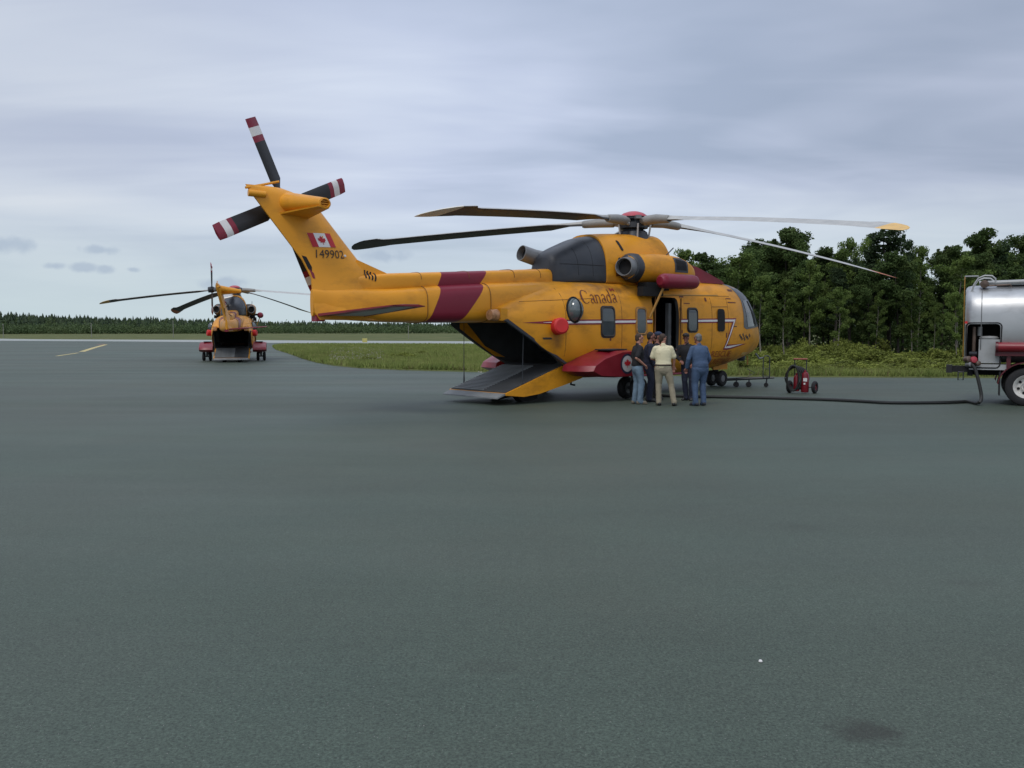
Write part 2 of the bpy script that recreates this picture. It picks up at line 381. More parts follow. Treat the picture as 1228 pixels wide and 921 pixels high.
stain_on(yellow, [((-3.3, -1.2, 3.22), (.6, .5, .16), .5), ((5.3, -.9, 1.9), (.7, .5, .5), .25)], (.42, .30, .17))
CANT = math.tan(R(11))
def finy(z): return (z-2.75)*CANT
def make_helicopter():
    root = thing('helicopter', 'large yellow rescue helicopter in the foreground with its rear ramp lowered and people beside it', 'helicopter', (HX, HY, 0), PSI, 'yellow rescue helicopters')
    # ---- hull
    st = [(-6.33, 1.10, 1.98, 2.40, 2.12, 3, 3), (-6.0, 1.22, 1.5, 2.60, 2.05, 3, 2.8), (-5.2, 1.33, .95, 2.92, 1.95, 3.2, 2.8), (-4.2, 1.385, .62, 3.16, 1.9, 3.2, 3), (-3, 1.40, .55, 3.28, 1.9, 3.2, 3.2),
          (-1, 1.40, .53, 3.32, 1.9, 3.2, 3.4), (1.2, 1.40, .54, 3.38, 1.9, 3.2, 3.4), (2.8, 1.38, .60, 3.45, 1.9, 3, 3.2), (3.8, 1.32, .70, 3.46, 1.9, 2.8, 2.9), (4.7, 1.18, .84, 3.36, 1.85, 2.5, 2.5),
          (5.4, .93, .96, 3.00, 1.75, 2.3, 2.2), (5.88, .70, 1.05, 2.46, 1.65, 2.2, 2.0), (6.18, .50, 1.14, 2.05, 1.58, 2, 2), (6.36, .29, 1.30, 1.80, 1.54, 2, 2), (6.42, .06, 1.46, 1.60, 1.53, 2, 2)]
    ss = interp_st(st, 74); m = MB(); m.rings([sel(*q) for q in ss])
    hull = m.build('fuselage', [yellow, inter], root, ang=50)
    def cutter(mb, mi=0):
        o = mb.build('c', [yellow, inter]);
        for p in o.data.polygons: p.material_index = 1; p.use_smooth = False
        return o
    cav = interp_st([(-6.7, 1.16, 1.0, 2.25, 1.95, 4, 4), (-5.2, 1.23, .98, 2.75, 1.9, 5, 4), (-4.2, 1.28, .97, 2.95, 1.9, 6, 4), (-2, 1.3, .97, 3.0, 1.9, 8, 5), (3.3, 1.28, .97, 3.0, 1.9, 8, 5)], 12)
    c1 = cutter(MB().rings([sel(*q, n=40) for q in cav]))
    c2 = cutter(MB().prism([(-7.5, 2.125), (-6.3, 2.125), (-4.18, .955), (-3.42, .50), (-3.42, 0), (-7.5, 0)], -2, 2))
    c3 = cutter(MB().prism(rrect(-.13, 2.03, 1.20, 1.66, .12), -2, -1.1))
    boolean(hull, [c1, c2, c3], 40)
    hb = bvh_of(hull)
    # body behind bulkhead, cabin floor fittings
    MB().box((3.28, 0, 1.95), (.05, 2.3, 1.9)).build('bulkhead', inter, root)
    MB().box((.34, -1.10, 1.95), (.13, .12, 1.5)).build('door_pillar', mgrey, root)
    for k in range(4):
        b = MB(); b.box((-2.6+k*.62, .95, 1.30), (.48, .42, .05)); b.box((-2.6+k*.62, 1.18, 1.72), (.48, .05, .75)); b.build('cabin_seat', mat_seat, root)
    # ---- boom
    bst = [(-10.98, .07, 2.2, 2.80, 2.5, 2.5, 2.5), (-10.6, .18, 2.15, 2.82, 2.45, 2.6, 2.6), (-10.1, .30, 2.12, 2.84, 2.45, 3, 3), (-9.0, .50, 2.08, 2.88, 2.4, 3.2, 3.6), (-7.6, .62, 2.075, 3.00, 2.4, 3.4, 4), (-6.3, .74, 2.09, 3.09, 2.45, 3.4, 4), (-5.0, .86, 2.10, 3.17, 2.5, 3, 4), (-3.2, .95, 2.2, 3.27, 2.6, 3, 4)]
    bo = interp_st(bst, 26); boom = MB().rings([sel(*q, n=40) for q in bo]).build('tail_boom', boomp, root, ang=40)
    sst = [(-9.9, .12, 2.6, 3.12, 2.9, 3, 3), (-9.2, .28, 2.7, 3.22, 3.0, 3, 4), (-7.84, .34, 2.8, 3.31, 3.05, 3, 4), (-5.9, .40, 2.9, 3.44, 3.15, 3, 4), (-3.5, .42, 3.0, 3.60, 3.2, 3, 4)]
    spine = MB().rings([sel(*q, n=32) for q in interp_st(sst, 18)]).build('spine_fairing', boomp, root, ang=40)
    m = MB()                                               # lid seams of the spine and the boom joint
    for s_, w_, z0, z1 in ((-8.2, .6, 2.07, 3.0), (-6.35, .76, 2.09, 3.1)):
        q = min(bo, key=lambda a: abs(a[0]-s_)); pts = sel(s_, q[1]+.006, q[2]-.006, q[3]+.006, q[4], q[5], q[6], n=40); m.tube(pts+[pts[0]], .010, 4, caps=False)
    for s_ in (-8.2, -6.75, -5.25, -4.3):
        q = min(interp_st(sst, 40), key=lambda a: abs(a[0]-s_)); pts = sel(s_, q[1]+.005, q[2], q[3]+.005, q[4], q[5], q[6], n=32)[:16]; m.tube(pts, .009, 4)
    tag(m.build('panel_seam', seam_m, root), kind='stuff')
    bb = bvh_of(boom, spine, hull)
    # bracket lump at the rear corner (ramp hinge light) both sides
    for sd_ in (-1, 1):
        b = MB(); b.lathe([(.0, -.02), (.13, 0), (.15, .2), (.15, .34), (.02, .36)], axis_M((-6.62, sd_*1.0, 2.27), (1, 0, 0)), 14); b.build('ramp_corner_lamp', lampm, root)
        MB().box((-6.28, sd_*1.02, 2.28), (.22, .3, .30)).build('corner_bracket', yellow, root, bevel=.03)
    # ---- fin, leaning to port
    zs = [2.12, 2.3, 2.7, 3.06, 3.25, 3.46, 3.92, 4.3, 4.62, 4.85, 4.97, 5.03]
    tee = lambda z: float(np.interp(z, [2.12, 2.28, 3.06, 3.46, 4.93, 5.05], [-10.86, -10.97, -10.95, -11.14, -12.24, -12.30]))
    lee = lambda z: float(np.interp(z, [2.12, 3.0, 3.17, 3.48, 3.92, 4.62, 4.85, 4.97, 5.03], [-9.1, -9.0, -9.25, -9.66, -10.0, -10.55, -10.85, -11.2, -11.45]))
    rs = []
    for z in zs:
        x0, x1 = tee(z), lee(z); c = x1-x0; th = .17 if z < 4.9 else .17*(1-(z-4.9)/.2); th *= 1+max(0, 3.4-z)*.22
        af = [(0, .12), (.12, .45), (.35, .9), (.6, 1), (.82, .78), (.95, .38), (1, .03)]
        rs.append([(x0+c*u_, finy(z)-th*w_, z) for u_, w_ in af]+[(x0+c*u_, finy(z)+th*w_, z) for u_, w_ in reversed(af)])
    fin = MB().rings(rs).build('tail_fin', boomp, root, ang=50)
    fb = bvh_of(fin, boom, spine)
    # leading-edge root fairing with slits
    MB().rings([[(-9.75, finy(3.3)+y_*.7, 3.52+z_) for y_, z_ in ((-.1, -.5), (-.08, 0), (.08, 0), (.1, -.5))], [(-9.1, y_*1.6, 3.23+z_*.9) for y_, z_ in ((-.15, -.4), (-.11, 0), (.11, 0), (.15, -.4))]]).build('fin_root_fairing', boomp, root, bevel=.02)
    fb2 = bvh_of(fin, boom, spine, bpy.data.objects['fin_root_fairing'])
    q_ = lat(413.5, 307, .0); MB().lathe([(.0, 0), (.03, 0), (.028, .025), (.0, .03)], axis_M((q_[0], finy(q_[1])-.16, q_[1]), (0, -1, 0)), 10).build('fin_light', white, root)
    for k in range(4):
        s0, z0 = lat(439.5+k*2.9, 328.5+k*1.3, -.15); decal('vent_slit', [[(s0+.01, z0+.10), (s0+.045, z0+.10), (s0-.005, z0-.10), (s0-.04, z0-.10)]], fb2, -1, dark, root, .012, .05)
    # gearbox fairing pointing to starboard at the fin head
    a = Vector((-11.32, .30, 4.70)); b_ = Vector((-11.15, -.92, 4.585)); dv = (b_-a)
    rs = []
    for t_, rx, rz_ in ((-.15, .33, .25), (.15, .28, .22), (.45, .22, .185), (.8, .17, .145), (1.0, .145, .12), (1.01, .11, .09), (.93, .10, .08)):
        c = a+dv*t_; rs.append([c+Vector((rx*math.cos(2*PI*k/18), 0, rz_*math.sin(2*PI*k/18))) for k in range(18)])
    MB().rings(rs).build('gearbox_fairing', boomp, root, ang=45)
    for k in (-1, 0, 1): MB().box(tuple(b_+Vector((0, .035, k*.05))), (.2, .03, .018)).build('vent_louvre', boomp, root)
    MB().rings([[a+Vector((-.30, -.02, -.24)), a+Vector((.40, -.02, -.30)), a+Vector((.40, .04, -.34)), a+Vector((-.30, .04, -.28))], [b_+Vector((-.16, 0, -.06)), b_+Vector((.1, 0, -.08)), b_+Vector((.1, 0, -.10)), b_+Vector((-.16, 0, -.08))]]).build('fairing_ledge', boomp, root)
    MB().tube([(-12.26, finy(4.8)-.02, 4.84), (-11.9, finy(4.8)-.10, 4.83)], [.075, .07], 12).build('fin_lamp', boomp, root)
    MB().tube([(-12.3, finy(4.9), 4.95), (-11.9, finy(5.0), 5.055), (-11.5, finy(5.1), 5.17)], [.03, .03, .03], 6).build('fin_tip_rail', boomp, root)
    P0 = lambda x, y: lat(x, y, .02)
    q1 = [lat(365, 312, 0), lat(371, 312, 0), lat(375, 330, 0), lat(373, 333, 0)]
    decal('trailing_edge_patch', [[(-11.15, 3.55), (-11.05, 3.52), (-10.94, 3.30), (-10.94, 3.16), (-11.02, 3.26)]], fb, -1, dark, root, .01, 0)
    decal('trailing_edge_patch', [[(-11.0, 3.26), (-10.90, 3.16), (-10.88, 3.04), (-10.93, 3.05)]], fb, -1, wine, root, .012, 0)
    # flag and number
    P = lambda x, y: lat(x, y, .05)
    tl, tr, br, bl = P(369, 279), P(397, 280), P(402.5, 297), P(375, 296)
    def F(u_, v_): return (tl[0]*(1-u_)*(1-v_)+tr[0]*u_*(1-v_)+br[0]*u_*v_+bl[0]*(1-u_)*v_, tl[1]*(1-u_)*(1-v_)+tr[1]*u_*(1-v_)+br[1]*u_*v_+bl[1]*(1-u_)*v_)
    fl = decal('flag', [[F(0, 0), F(1, 0), F(1, 1), F(0, 1)]], fb, -1, white, root, .008, .15)
    decal('flag_bar', [[F(0, 0), F(.25, 0), F(.25, 1), F(0, 1)]], fb, -1, redflag, fl, .013, .15)
    decal('flag_bar', [[F(.75, 0), F(1, 0), F(1, 1), F(.75, 1)]], fb, -1, redflag, fl, .013, .15)
    lp = [F(.5+x*.20, .5-(y-.28)*.46) for x, y in LEAF]
    decal('maple_leaf', [lp], fb, -1, redflag, fl, .016, .15)
    x0, z0 = P(376, 309); x1, z1 = P(411, 310.5); h_ = .185
    tp = text_polys('149902', h_/.70, 0, 0); w_ = max(p[0] for q in tp for p in q)
    tp = [[(x0+p[0]/w_*(x1-x0), z0+p[1]+(z1-z0)*p[0]/w_) for p in q] for q in tp]
    decal('serial_number', tp, fb, -1, numm, root, .012, 0)
    # stabiliser on the starboard side
    rt, tp_ = (-10.75, -9.55), (-10.15, -9.48)
    def foil(x0, x1, y_, z_, th):
        c = x1-x0; return [(x0, y_, z_), (x0+.35*c, y_, z_+th*.7), (x0+.8*c, y_, z_+th*.8), (x1, y_, z_), (x0+.8*c, y_, z_-th*.5), (x0+.35*c, y_, z_-th*.45)]
    stb = MB().rings([foil(-10.90, -9.60, .0, 2.22, .07), foil(-10.70, -9.60, -1.3, 2.31, .055), foil(-10.45, -9.62, -2.35, 2.40, .04)]).build('stabiliser', [palegrey], root, ang=60)
    MB().rings([foil(-10.47, -9.60, -2.34, 2.40, .05), foil(-10.42, -9.65, -2.42, 2.405, .035)]).build('stabiliser_tip', red, stb)
    MB().rings([[(-9.82, .0, 2.28), (-9.57, .0, 2.235), (-9.57, .0, 2.205), (-9.82, .0, 2.17)], [(-9.85, -2.37, 2.435), (-9.60, -2.37, 2.41), (-9.60, -2.37, 2.39), (-9.85, -2.37, 2.37)]]).build('leading_edge', red, stb)
    MB().rings([[(-10.93, .0, 2.25), (-10.7, .0, 2.275), (-10.7, .0, 2.18), (-10.93, .0, 2.19)], [(-10.49, -2.38, 2.41), (-10.2, -2.38, 2.43), (-10.2, -2.38, 2.38), (-10.49, -2.38, 2.385)]]).build('trailing_flap', red, stb)
    MB().box((-10.82, 0, 2.16), (.22, .22, .15)).build('tail_bumper', wine, root, bevel=.03)
    # ---- tail rotor
    hubp = Vector((-11.18, .80, 4.68))
    Mr = Matrix.Translation(hubp) @ Matrix.Rotation(R(12), 4, 'Z') @ Matrix.Rotation(R(-6), 4, 'X')
    MB().lathe([(.02, -.25), (.17, -.22), (.20, .05), (.12, .2), (.02, .24)], Mr @ Matrix.Rotation(R(90), 4, 'X'), 16).build('tail_rotor_hub', dgrey, root)
    MB().tube([hubp, (-11.35, .2, 4.68)], .13, 12).build('tail_rotor_shaft', mgrey, root)
    for k in range(4):
        A = Mr @ Matrix.Rotation(-R(23+90*k), 4, 'Y'); pitch = Matrix.Rotation(R(8), 4, 'X')
        def bl_(x0, x1, ch0, ch1, th=.035):
            return [[(x, y_*1.0, c_) for y_, c_ in ((0, -c*.62), (-th, -c*.1), (-th*.8, c*.25), (0, c*.38), (th*.8, c*.25), (th, -c*.1))] for x, c in ((x0, ch0), (x1, ch1))]
        pr = MB(); sec = bl_(.12, .45, .12, .18)+bl_(.62, 1.50, .37, .37); pr.rings(sec, M=A @ pitch); bl = pr.build('tail_rotor_blade', tblade, root)
        for i, (xa, xb, mm_) in enumerate(((1.50, 1.64, wine), (1.64, 1.83, white), (1.83, 2.03, wine))):
            MB().rings(bl_(xa, xb, .37, .37 if i < 2 else .35), M=A @ pitch).build('tip_band', mm_, bl)
    # ---- sponsons and main wheels
    for sd_ in (-1, 1):
        secs = []
        for y_, k in ((1.335, 0), (1.75, .35), (2.12, .85), (2.25, 1)):
            top = [(-4.35+.15*k, .97), (-3.85+.05*k, 1.16), (-3.2+.15*k, 1.36-.02*k), (-2.7, 1.38-.03*k), (-2.2, 1.36-.05*k), (-1.75-.1*k, 1.22-.04*k), (-1.55-.15*k, 1.0)]
            bot = [(-1.8-.1*k, .74), (-2.4, .64), (-3.2, .63), (-3.95, .68), (-4.40+.1*k, .82)]
            f_ = 1-.10*max(0, k-.8)/.2; cx_, cz_ = -3, 1.0
            secs.append([(cx_+(x-cx_)*f_, sd_*y_, cz_+(z-cz_)*(f_-.0)) for x, z in top+bot])
        sp = MB().rings(secs).build('sponson', red, root, ang=32, bevel=.035)
        spb = bvh_of(sp)
        rd = decal('roundel_disc', [disc(-2.86, 1.0, .27)], spb, sd_, navy, sp, .006, 0); decal('roundel_ring', [disc(-2.86, 1.0, .215)], spb, sd_, dullw, sp, .010, 0)
        decal('maple_leaf', [leaf_poly(-2.86, 1.0, .17)], spb, sd_, redflag, sp, .014, 0)
        MB().box((-2.95, sd_*1.75, 1.375), (.75, .5, .03)).build('sponson_hatch', dgrey, sp, bevel=.012)
        MB().tube([(-2.10, sd_*1.86, .8), (-2.18, sd_*1.86, .32)], [.09, .07], 12).build('main_gear_strut', mgrey, root)
        MB().tube([(-1.75, sd_*1.7, .76), (-2.18, sd_*1.84, .36)], .04, 8).build('drag_brace', dgrey, root)
        MB().tube([(-2.18, sd_*1.56, .31), (-2.18, sd_*2.16, .31)], .05, 10).build('main_axle', dgrey, root)
        for dy in (-.22, .22):
            Mw = axis_M((-2.18, sd_*1.86+dy, .31), (0, 1, 0)); w = MB().tyre([(.15, -.09), (.16, -.10), (.25, -.105), (.295, -.08), (.31, -.03), (.31, .03), (.295, .08), (.25, .105), (.16, .10), (.15, .09)], Mw, 26).build('main_wheel', black, root)
            MB().lathe([(.02, -.09), (.155, -.085), (.165, -.02), (.165, .02), (.155, .085), (.02, .09)], Mw, 20).build('wheel_rim', mgrey, w)
    # nose gear
    MB().tube([(4.4, 0, 1.0), (4.4, 0, .28)], [.09, .06], 12).build('nose_gear_strut', dgrey, root)
    MB().tube([(3.9, 0, .85), (4.37, 0, .45)], .035, 8).build('nose_drag_brace', dgrey, root)
    for dy in (-.20, .20):
        Mw = axis_M((4.4, dy, .27), (0, 1, 0)); w = MB().tyre([(.12, -.08), (.13, -.09), (.22, -.09), (.26, -.06), (.27, 0), (.26, .06), (.22, .09), (.13, .09), (.12, .08)], Mw, 24).build('nose_wheel', black, root)
        MB().lathe([(.02, -.075), (.13, -.07), (.13, .07), (.02, .075)], Mw, 18).build('wheel_rim', mgrey, w)
    for sd_ in (-1, 1): MB().box((4.0, sd_*.42, .80), (.8, .03, .42)).build('nose_gear_door', yellow, root, bevel=.01)
    # belly bits
    MB().tube([(-3.2, -.5, .56), (-3.2, -.5, .38), (-3.05, -.5, .36)], .03, 6).build('belly_aerial', dgrey, root)
    MB().tube([(-1.0, -1.1, .58), (1.6, -1.1, .58)], .035, 8).build('cabin_step', wine, root)
    # ---- ramp
    rp = MB().prism([(-6.20, .25), (-6.20, .30), (-4.19, .945), (-3.44, .66), (-3.44, .60), (-4.1, .44), (-5.05, .24), (-5.6, .19)], -1.16, 1.16)
    rs_ = rp.build('ramp', [yellow], root, bevel=.012)
    sl = (.945-.30)/(2.01); an = math.atan(sl)
    pt = lambda s_, d=.006: .30+(s_+6.20)*sl+d
    deck = MB(); deck.prism([(-6.18, pt(-6.18, .002)), (-4.2, pt(-4.2, .002)), (-4.2, pt(-4.2, .022)), (-6.18, pt(-6.18, .022))], -1.10, 1.10); dk = deck.build('ramp_deck', rampm, rs_)
    for k in range(20):
        s_ = -6.12+k*.092; b = MB(); b.box((0, .45, 0), (.036, 1.28, .022)); o = b.build('tread_bar', treadm, dk) if k == 0 else None
        if k == 0: o.location = (s_, 0, pt(s_, .028)); o.rotation_euler = (0, -an, 0); tb = o
        else:
            c = tb.copy(); C.objects.link(c); c.location = (s_, 0, pt(s_, .028))
    MB().prism([(-6.46, .17), (-6.46, .20), (-6.18, .305), (-6.18, .26)], -1.12, 1.12).build('ramp_toe', treadm, rs_)
    for y_ in (-.5, .5): MB().prism([(-5.35, .19), (-4.55, .33), (-4.62, .06), (-5.15, .0)], y_-.12, y_+.12).build('ramp_foot', black, rs_)
    MB().tube([(-5.62, -1.12, .52), (-5.60, -1.15, 2.2)], .010, 6).build('ramp_cable', dgrey, root)
    fc = lat(556.5, 459, 1.10); MB().tube([(fc[0], 1.10, fc[1]-.02), (fc[0], 1.10, fc[1]+.28), (fc[0], 1.10, fc[1]+.9), (fc[0]+.02, 1.12, 2.1)], [.028, .012, .010, .006], 6).build('ramp_cable', dgrey, root)
    MB().prism([(-6.02, 2.07), (-5.55, 2.09), (-4.9, 1.45), (-3.85, 1.0), (-4.24, .99)], 1.20, 1.235).build('inner_lining', yellow, root)
    MB().prism([(-6.35, 2.13), (-4.18, .96), (-4.10, .99), (-6.27, 2.17)], -1.30, -1.22).build('ramp_sill', dgrey, root)
    # ---- windows and doors on both sides
    for sd_ in (-1, 1):
        for (cx_, cz_, w_, h_, fm) in ((-2.68, 2.12, .50, .78, frame_m), (-1.27, 2.15, .42, .72, goldf), (1.14, 2.20, .46, .66, frame_m)):
            if sd_ == 1 and fm is goldf: fm = frame_m
            f_ = decal('window_frame', [rrect(cx_, cz_, w_+.10, h_+.10, .13)], hb, sd_, fm, root, .010, .2)
            decal('window_pane', [rrect(cx_, cz_, w_-.02, h_-.02, .10)], hb, sd_, glass, f_, .018, .2)
            pts = [(cx_+x, cz_+z) for x, z in rrect(0, 0, w_, h_, .11)]
            bm = bmesh.new(); vs = [bm.verts.new((p[0], p[1], 0)) for p in pts]; project(bm, hb, sd_, .02); ring = [v_.co.copy() for v_ in vs]; bm.free()
            MB().tube(ring+[ring[0]], .022, 6, caps=False).build('frame_seal', fm, f_)
        f_ = decal('cockpit_door_window', [rrect(2.62, 2.21, .40, .70, .10)], hb, sd_, dark, root, .026, .2)
        # bubble window, intake cover
        h = hb.ray_cast(Vector((-3.98, sd_*6, 2.43)), Vector((0, -sd_, 0)))
        prof = [(1.0, 0), (.97, .07), (.85, .16), (.6, .235), (.3, .275), (.0, .285)]
        Mb = axis_M(h[0]-h[1]*.02, (h[1].x*.3, h[1].y, h[1].z*.5)) @ Matrix.Rotation(PI/2, 4, 'Z')
        rot_ = Mb.to_3x3(); sx = .32 if abs(rot_.col[0].z) > .5 else .25; sy = .57-sx
        bw = MB().rings([[(r_*sx*math.cos(2*PI*k/24), r_*sy*math.sin(2*PI*k/24), h_) for k in range(24)] for r_, h_ in [(max(r_, .001), h_) for r_, h_ in prof]], M=Mb).build('bubble_window', glassb, root)
        MB().tube([Mb @ Vector((1.05*sx*math.cos(2*PI*k/24), 1.05*sy*math.sin(2*PI*k/24), .02)) for k in range(25)], .025, 6, caps=False).build('bubble_frame', dark, bw)
        MB().tube([Mb @ Vector((sx*math.cos(a), .01, .285*math.sin(a)+.01)) for a in np.linspace(.15, PI-.15, 14)], .02, 6).build('bubble_strap', dark, bw)
        h = hb.ray_cast(Vector((-4.62, sd_*6, 1.98)), Vector((0, -sd_, 0)))
        MB().lathe([(.0, .30), (.17, .30), (.215, .26), (.215, -.03), (.0, -.035)], axis_M(h[0], (-.35, sd_, .1)), 22).build('red_vent_cover', bred, root)
        # cheat line, white edged with red, ending in a lightning kink at the nose
        zl = lambda s_: 2.10+(s_+4.3)*.014
        up, lo = [], []
        body = [(-4.3, 1), (-3, 1), (-1.6, 1), (-.78, 1)]
        def band(s0, s1, k0, k1, hw, name, mm_, off): decal(name, [[(s0, zl(s0)-hw*k0), (s1, zl(s1)-hw*k1), (s1, zl(s1)+hw*k1), (s0, zl(s0)+hw*k0)]], hb, sd_, mm_, root, off, .15)
        segs = ((-5.75, -4.3, .02, 1), (-4.3, -.78, 1, 1), (.5, 3.42, 1, 1)) if sd_ == -1 else ((-5.75, -4.3, .02, 1), (-4.3, 3.42, 1, 1))
        for a0, a1, k0, k1 in segs:
            band(a0, a1, k0, k1, .068, 'red_stripe', wine, .006); 
            if k0 == 1: band(a0, a1, 1, 1, .030, 'white_stripe', white, .010)
            else: band(-5.1, a1, .05, 1, .030, 'white_stripe', white, .010)
        for hw, mm_, off, nm in ((.078, wine, .006, 'red_stripe'), (.030, white, .010, 'white_stripe')):
            j = hw*1.15; A0, B0, C0 = (3.42, zl(3.42)), (2.92, 1.36), (4.05, 1.46)
            decal(nm, [[(A0[0]-j*.9, A0[1]+hw), (A0[0]+j*1.2, A0[1]+hw), (B0[0]+j*.75, B0[1]), (B0[0]-j*1.1, B0[1]-hw*1.0)]], hb, sd_, mm_, root, off+.002, .15)
            decal(nm, [[(B0[0]-j*1.1, B0[1]-hw), (B0[0]+.25, B0[1]-hw*.95), (C0[0]+(.25 if hw > .05 else 0), C0[1]), (B0[0]+.1, B0[1]+hw)]], hb, sd_, mm_, root, off+.004, .15)
        # lettering
        if sd_ == -1:
            g, ex = serif_word('Canada', 0, 0, .36); kx = 1.40/ex
            g = [[(-3.62+x*kx, 2.60+y+.045*x) for x, y in q] for q in g]; decal('country_lettering', g, hb, -1, letter, root, .014, .045)
            w3 = [(-2.36, 2.97), (-2.20, 2.975), (-2.20, 3.06), (-2.36, 3.055)]; decal('small_flag', [[w3[0], (-2.32, 2.971), (-2.32, 3.056), w3[3]], [(-2.24, 2.973), w3[1], w3[2], (-2.24, 3.058)], leaf_poly(-2.28, 3.01, .035)], hb, -1, wine, root, .014, .04)
            for tx, xa, xb, z_, h_, mm_ in (('RESCUE', 2.22, 3.38, 1.06, .19, letter2), ('SAUVETAGE', 2.08, 3.60, .82, .18, letter2)):
                tp = text_polys(tx, h_/.70, 0, 0); w_ = max(p[0] for q in tp for p in q)
                decal('rescue_lettering', [[(xa+p[0]/w_*(xb-xa), z_+p[1]) for p in q] for q in tp], hb, -1, mm_, root, .012, .06)
            g = []                                          # small worn script crest near the nose
            for k, (x, z) in enumerate(((3.72, 1.70), (3.84, 1.62), (3.93, 1.72), (4.03, 1.60), (4.15, 1.68), (4.27, 1.63), (4.4, 1.71))):
                g += stroke([(x, z), (x+.05, z+.07), (x+.10, z-.04), (x+.13, z+.02)], [.02, .05, .05, .02])
            decal('script_crest', g, hb, -1, frame_m, root, .008, 0)
            decal('landing_light', [rrect(4.47, 1.14, .50, .09, .04)], hb, -1, tipy, root, .012, .1)
            # small hatches, placards and stains of the side
            for nm, x, z, w_, h_, mm_ in (('placard', 3.45, 2.02, .22, .03, frame_m), ('grab_recess', 3.35, 2.78, .5, .035, letter), ('placard', 3.2, 2.90, .3, .03, letter), ('grab_recess', 3.6, 3.18, .32, .07, letter), ('placard', .9, 2.70, .3, .025, letter),
                                        ('hinge_plate', .72, 2.92, .2, .09, letter), ('hinge_plate', 1.9, 2.84, .10, .12, letter), ('placard', -2.58, 1.64, .07, .08, letter), ('ramp_slit', -4.95, 1.68, .30, .05, frame_m), ('placard', .62, 1.86, .06, .1, letter), ('hinge_plate', .55, 2.52, .07, .12, letter), ('placard', 2.95, 1.74, .07, .16, letter)):
                decal(nm, [rrect(x, z, w_, h_, min(w_, h_)*.3, 2, -1.0*(nm == 'ramp_slit'))], hb, -1, mm_, root, .007, 0)
            sm_ = MB()
            for poly in ([(.62, 2.93), (3.3, 2.98)], [(.62, 1.2), (.62, 2.9)], [(2.15, 1.2), (2.15, 2.9)], [(3.05, 1.25), (3.05, 2.9)], [(-5.6, 2.62), (-3.2, 2.75)], [(-4.3, 1.2), (-4.3, 3.0)], [(-2.1, 1.3), (-2.1, 3.0)], [(2.15, 2.62), (3.05, 2.64)]):
                pts = []
                for t_ in np.linspace(0, 1, 12):
                    x, z = poly[0][0]*(1-t_)+poly[1][0]*t_, poly[0][1]*(1-t_)+poly[1][1]*t_; h = hb.ray_cast(Vector((x, -6, z)), Vector((0, 1, 0)))
                    if h[0] is not None: pts.append(h[0])
                sm_.tube(pts, .009, 4)
            tag(sm_.build('hull_seam', seam_m, root), kind='stuff')
            MB().tube([(-.95, -1.50, 2.90), (2.3, -1.46, 2.97)], .025, 6).build('door_rail', pole_brown, root)
            for x in (-.7, .5): MB().tube([(x, -1.44, 1.24), (x, -1.44, 2.84)], .022, 6).build('door_jamb', seam_m, root)
        # cockpit side glass and frame
        cw = [lat(883, 361, -.98), lat(889.5, 360, -.86), lat(897.2, 390.6, -.80), lat(886, 392, -1.0)]
        cz = [(4.14, 2.86), (4.66, 2.90), (5.14, 2.06), (4.30, 2.00)]
        ext = [(3.78, 3.40), (4.35, 3.38), (4.9, 3.14), (5.3, 2.90), (5.68, 2.50), (5.95, 2.14), (5.6, 2.03), (4.20, 1.93), (4.02, 2.0), (4.02, 2.9)]
        fr_ = decal('windscreen_surround', [ext], hb, sd_, scrn, root, .010, .12)
        decal('cockpit_side_glass', [cz], hb, sd_, wsglass, fr_, .018, .12)
        decal('cockpit_side_pillar', [[(4.48, 2.86), (4.62, 2.86), (5.0, 2.1), (4.82, 2.1)]], hb, sd_, dark, fr_, .024, .12)
        decal('windscreen_glass', [[(4.80, 2.94), (4.95, 3.02), (5.28, 2.80), (5.62, 2.44), (5.80, 2.16), (5.32, 2.10)]], hb, sd_, wsglass, fr_, .018, .12)
    # nose fittings
    MB().tube([(5.9, -.55, 1.1), (6.05, -.6, .92), (6.3, -.6, .95)], [.03, .03, .02], 6).build('pitot_probe', mgrey, root)
    m = MB(); m.lathe([(.01, -.14), (.13, -.12), (.16, 0), (.12, .12), (.01, .15)], Matrix.Translation((5.85, 0, .96)), 14); m.build('nose_sensor', dgrey, root)
    MB().tube([(5.4, -.55, 1.02), (5.4, -.56, .72)], [.025, .03], 6).build('hanging_tag', pole_brown, root)
    MB().tube([(6.2, -.15, 1.98), (6.32, -.18, 2.8)], [.02, .006], 5).build('nose_aerial', dgrey, root)
    # ---- pylon: rear cowl, mast fairing, engines
    cw_ = [(-3.86, .42, 3.15, 3.88, 3.2, 3, 2.6), (-3.76, .56, 3.15, 4.02, 3.2, 3, 2.6), (-3.5, .70, 3.15, 4.16, 3.25, 3, 2.6), (-3.1, .80, 3.15, 4.32, 3.3, 3, 2.6), (-2.6, .87, 3.15, 4.50, 3.3, 3, 2.6), (-2.12, .90, 3.15, 4.60, 3.3, 3, 2.7)]
    rings = [sel(*q) for q in interp_st(cw_, 20)]
    cow = MB().rings(rings).build('rear_cowl', dgrey, root, ang=45)
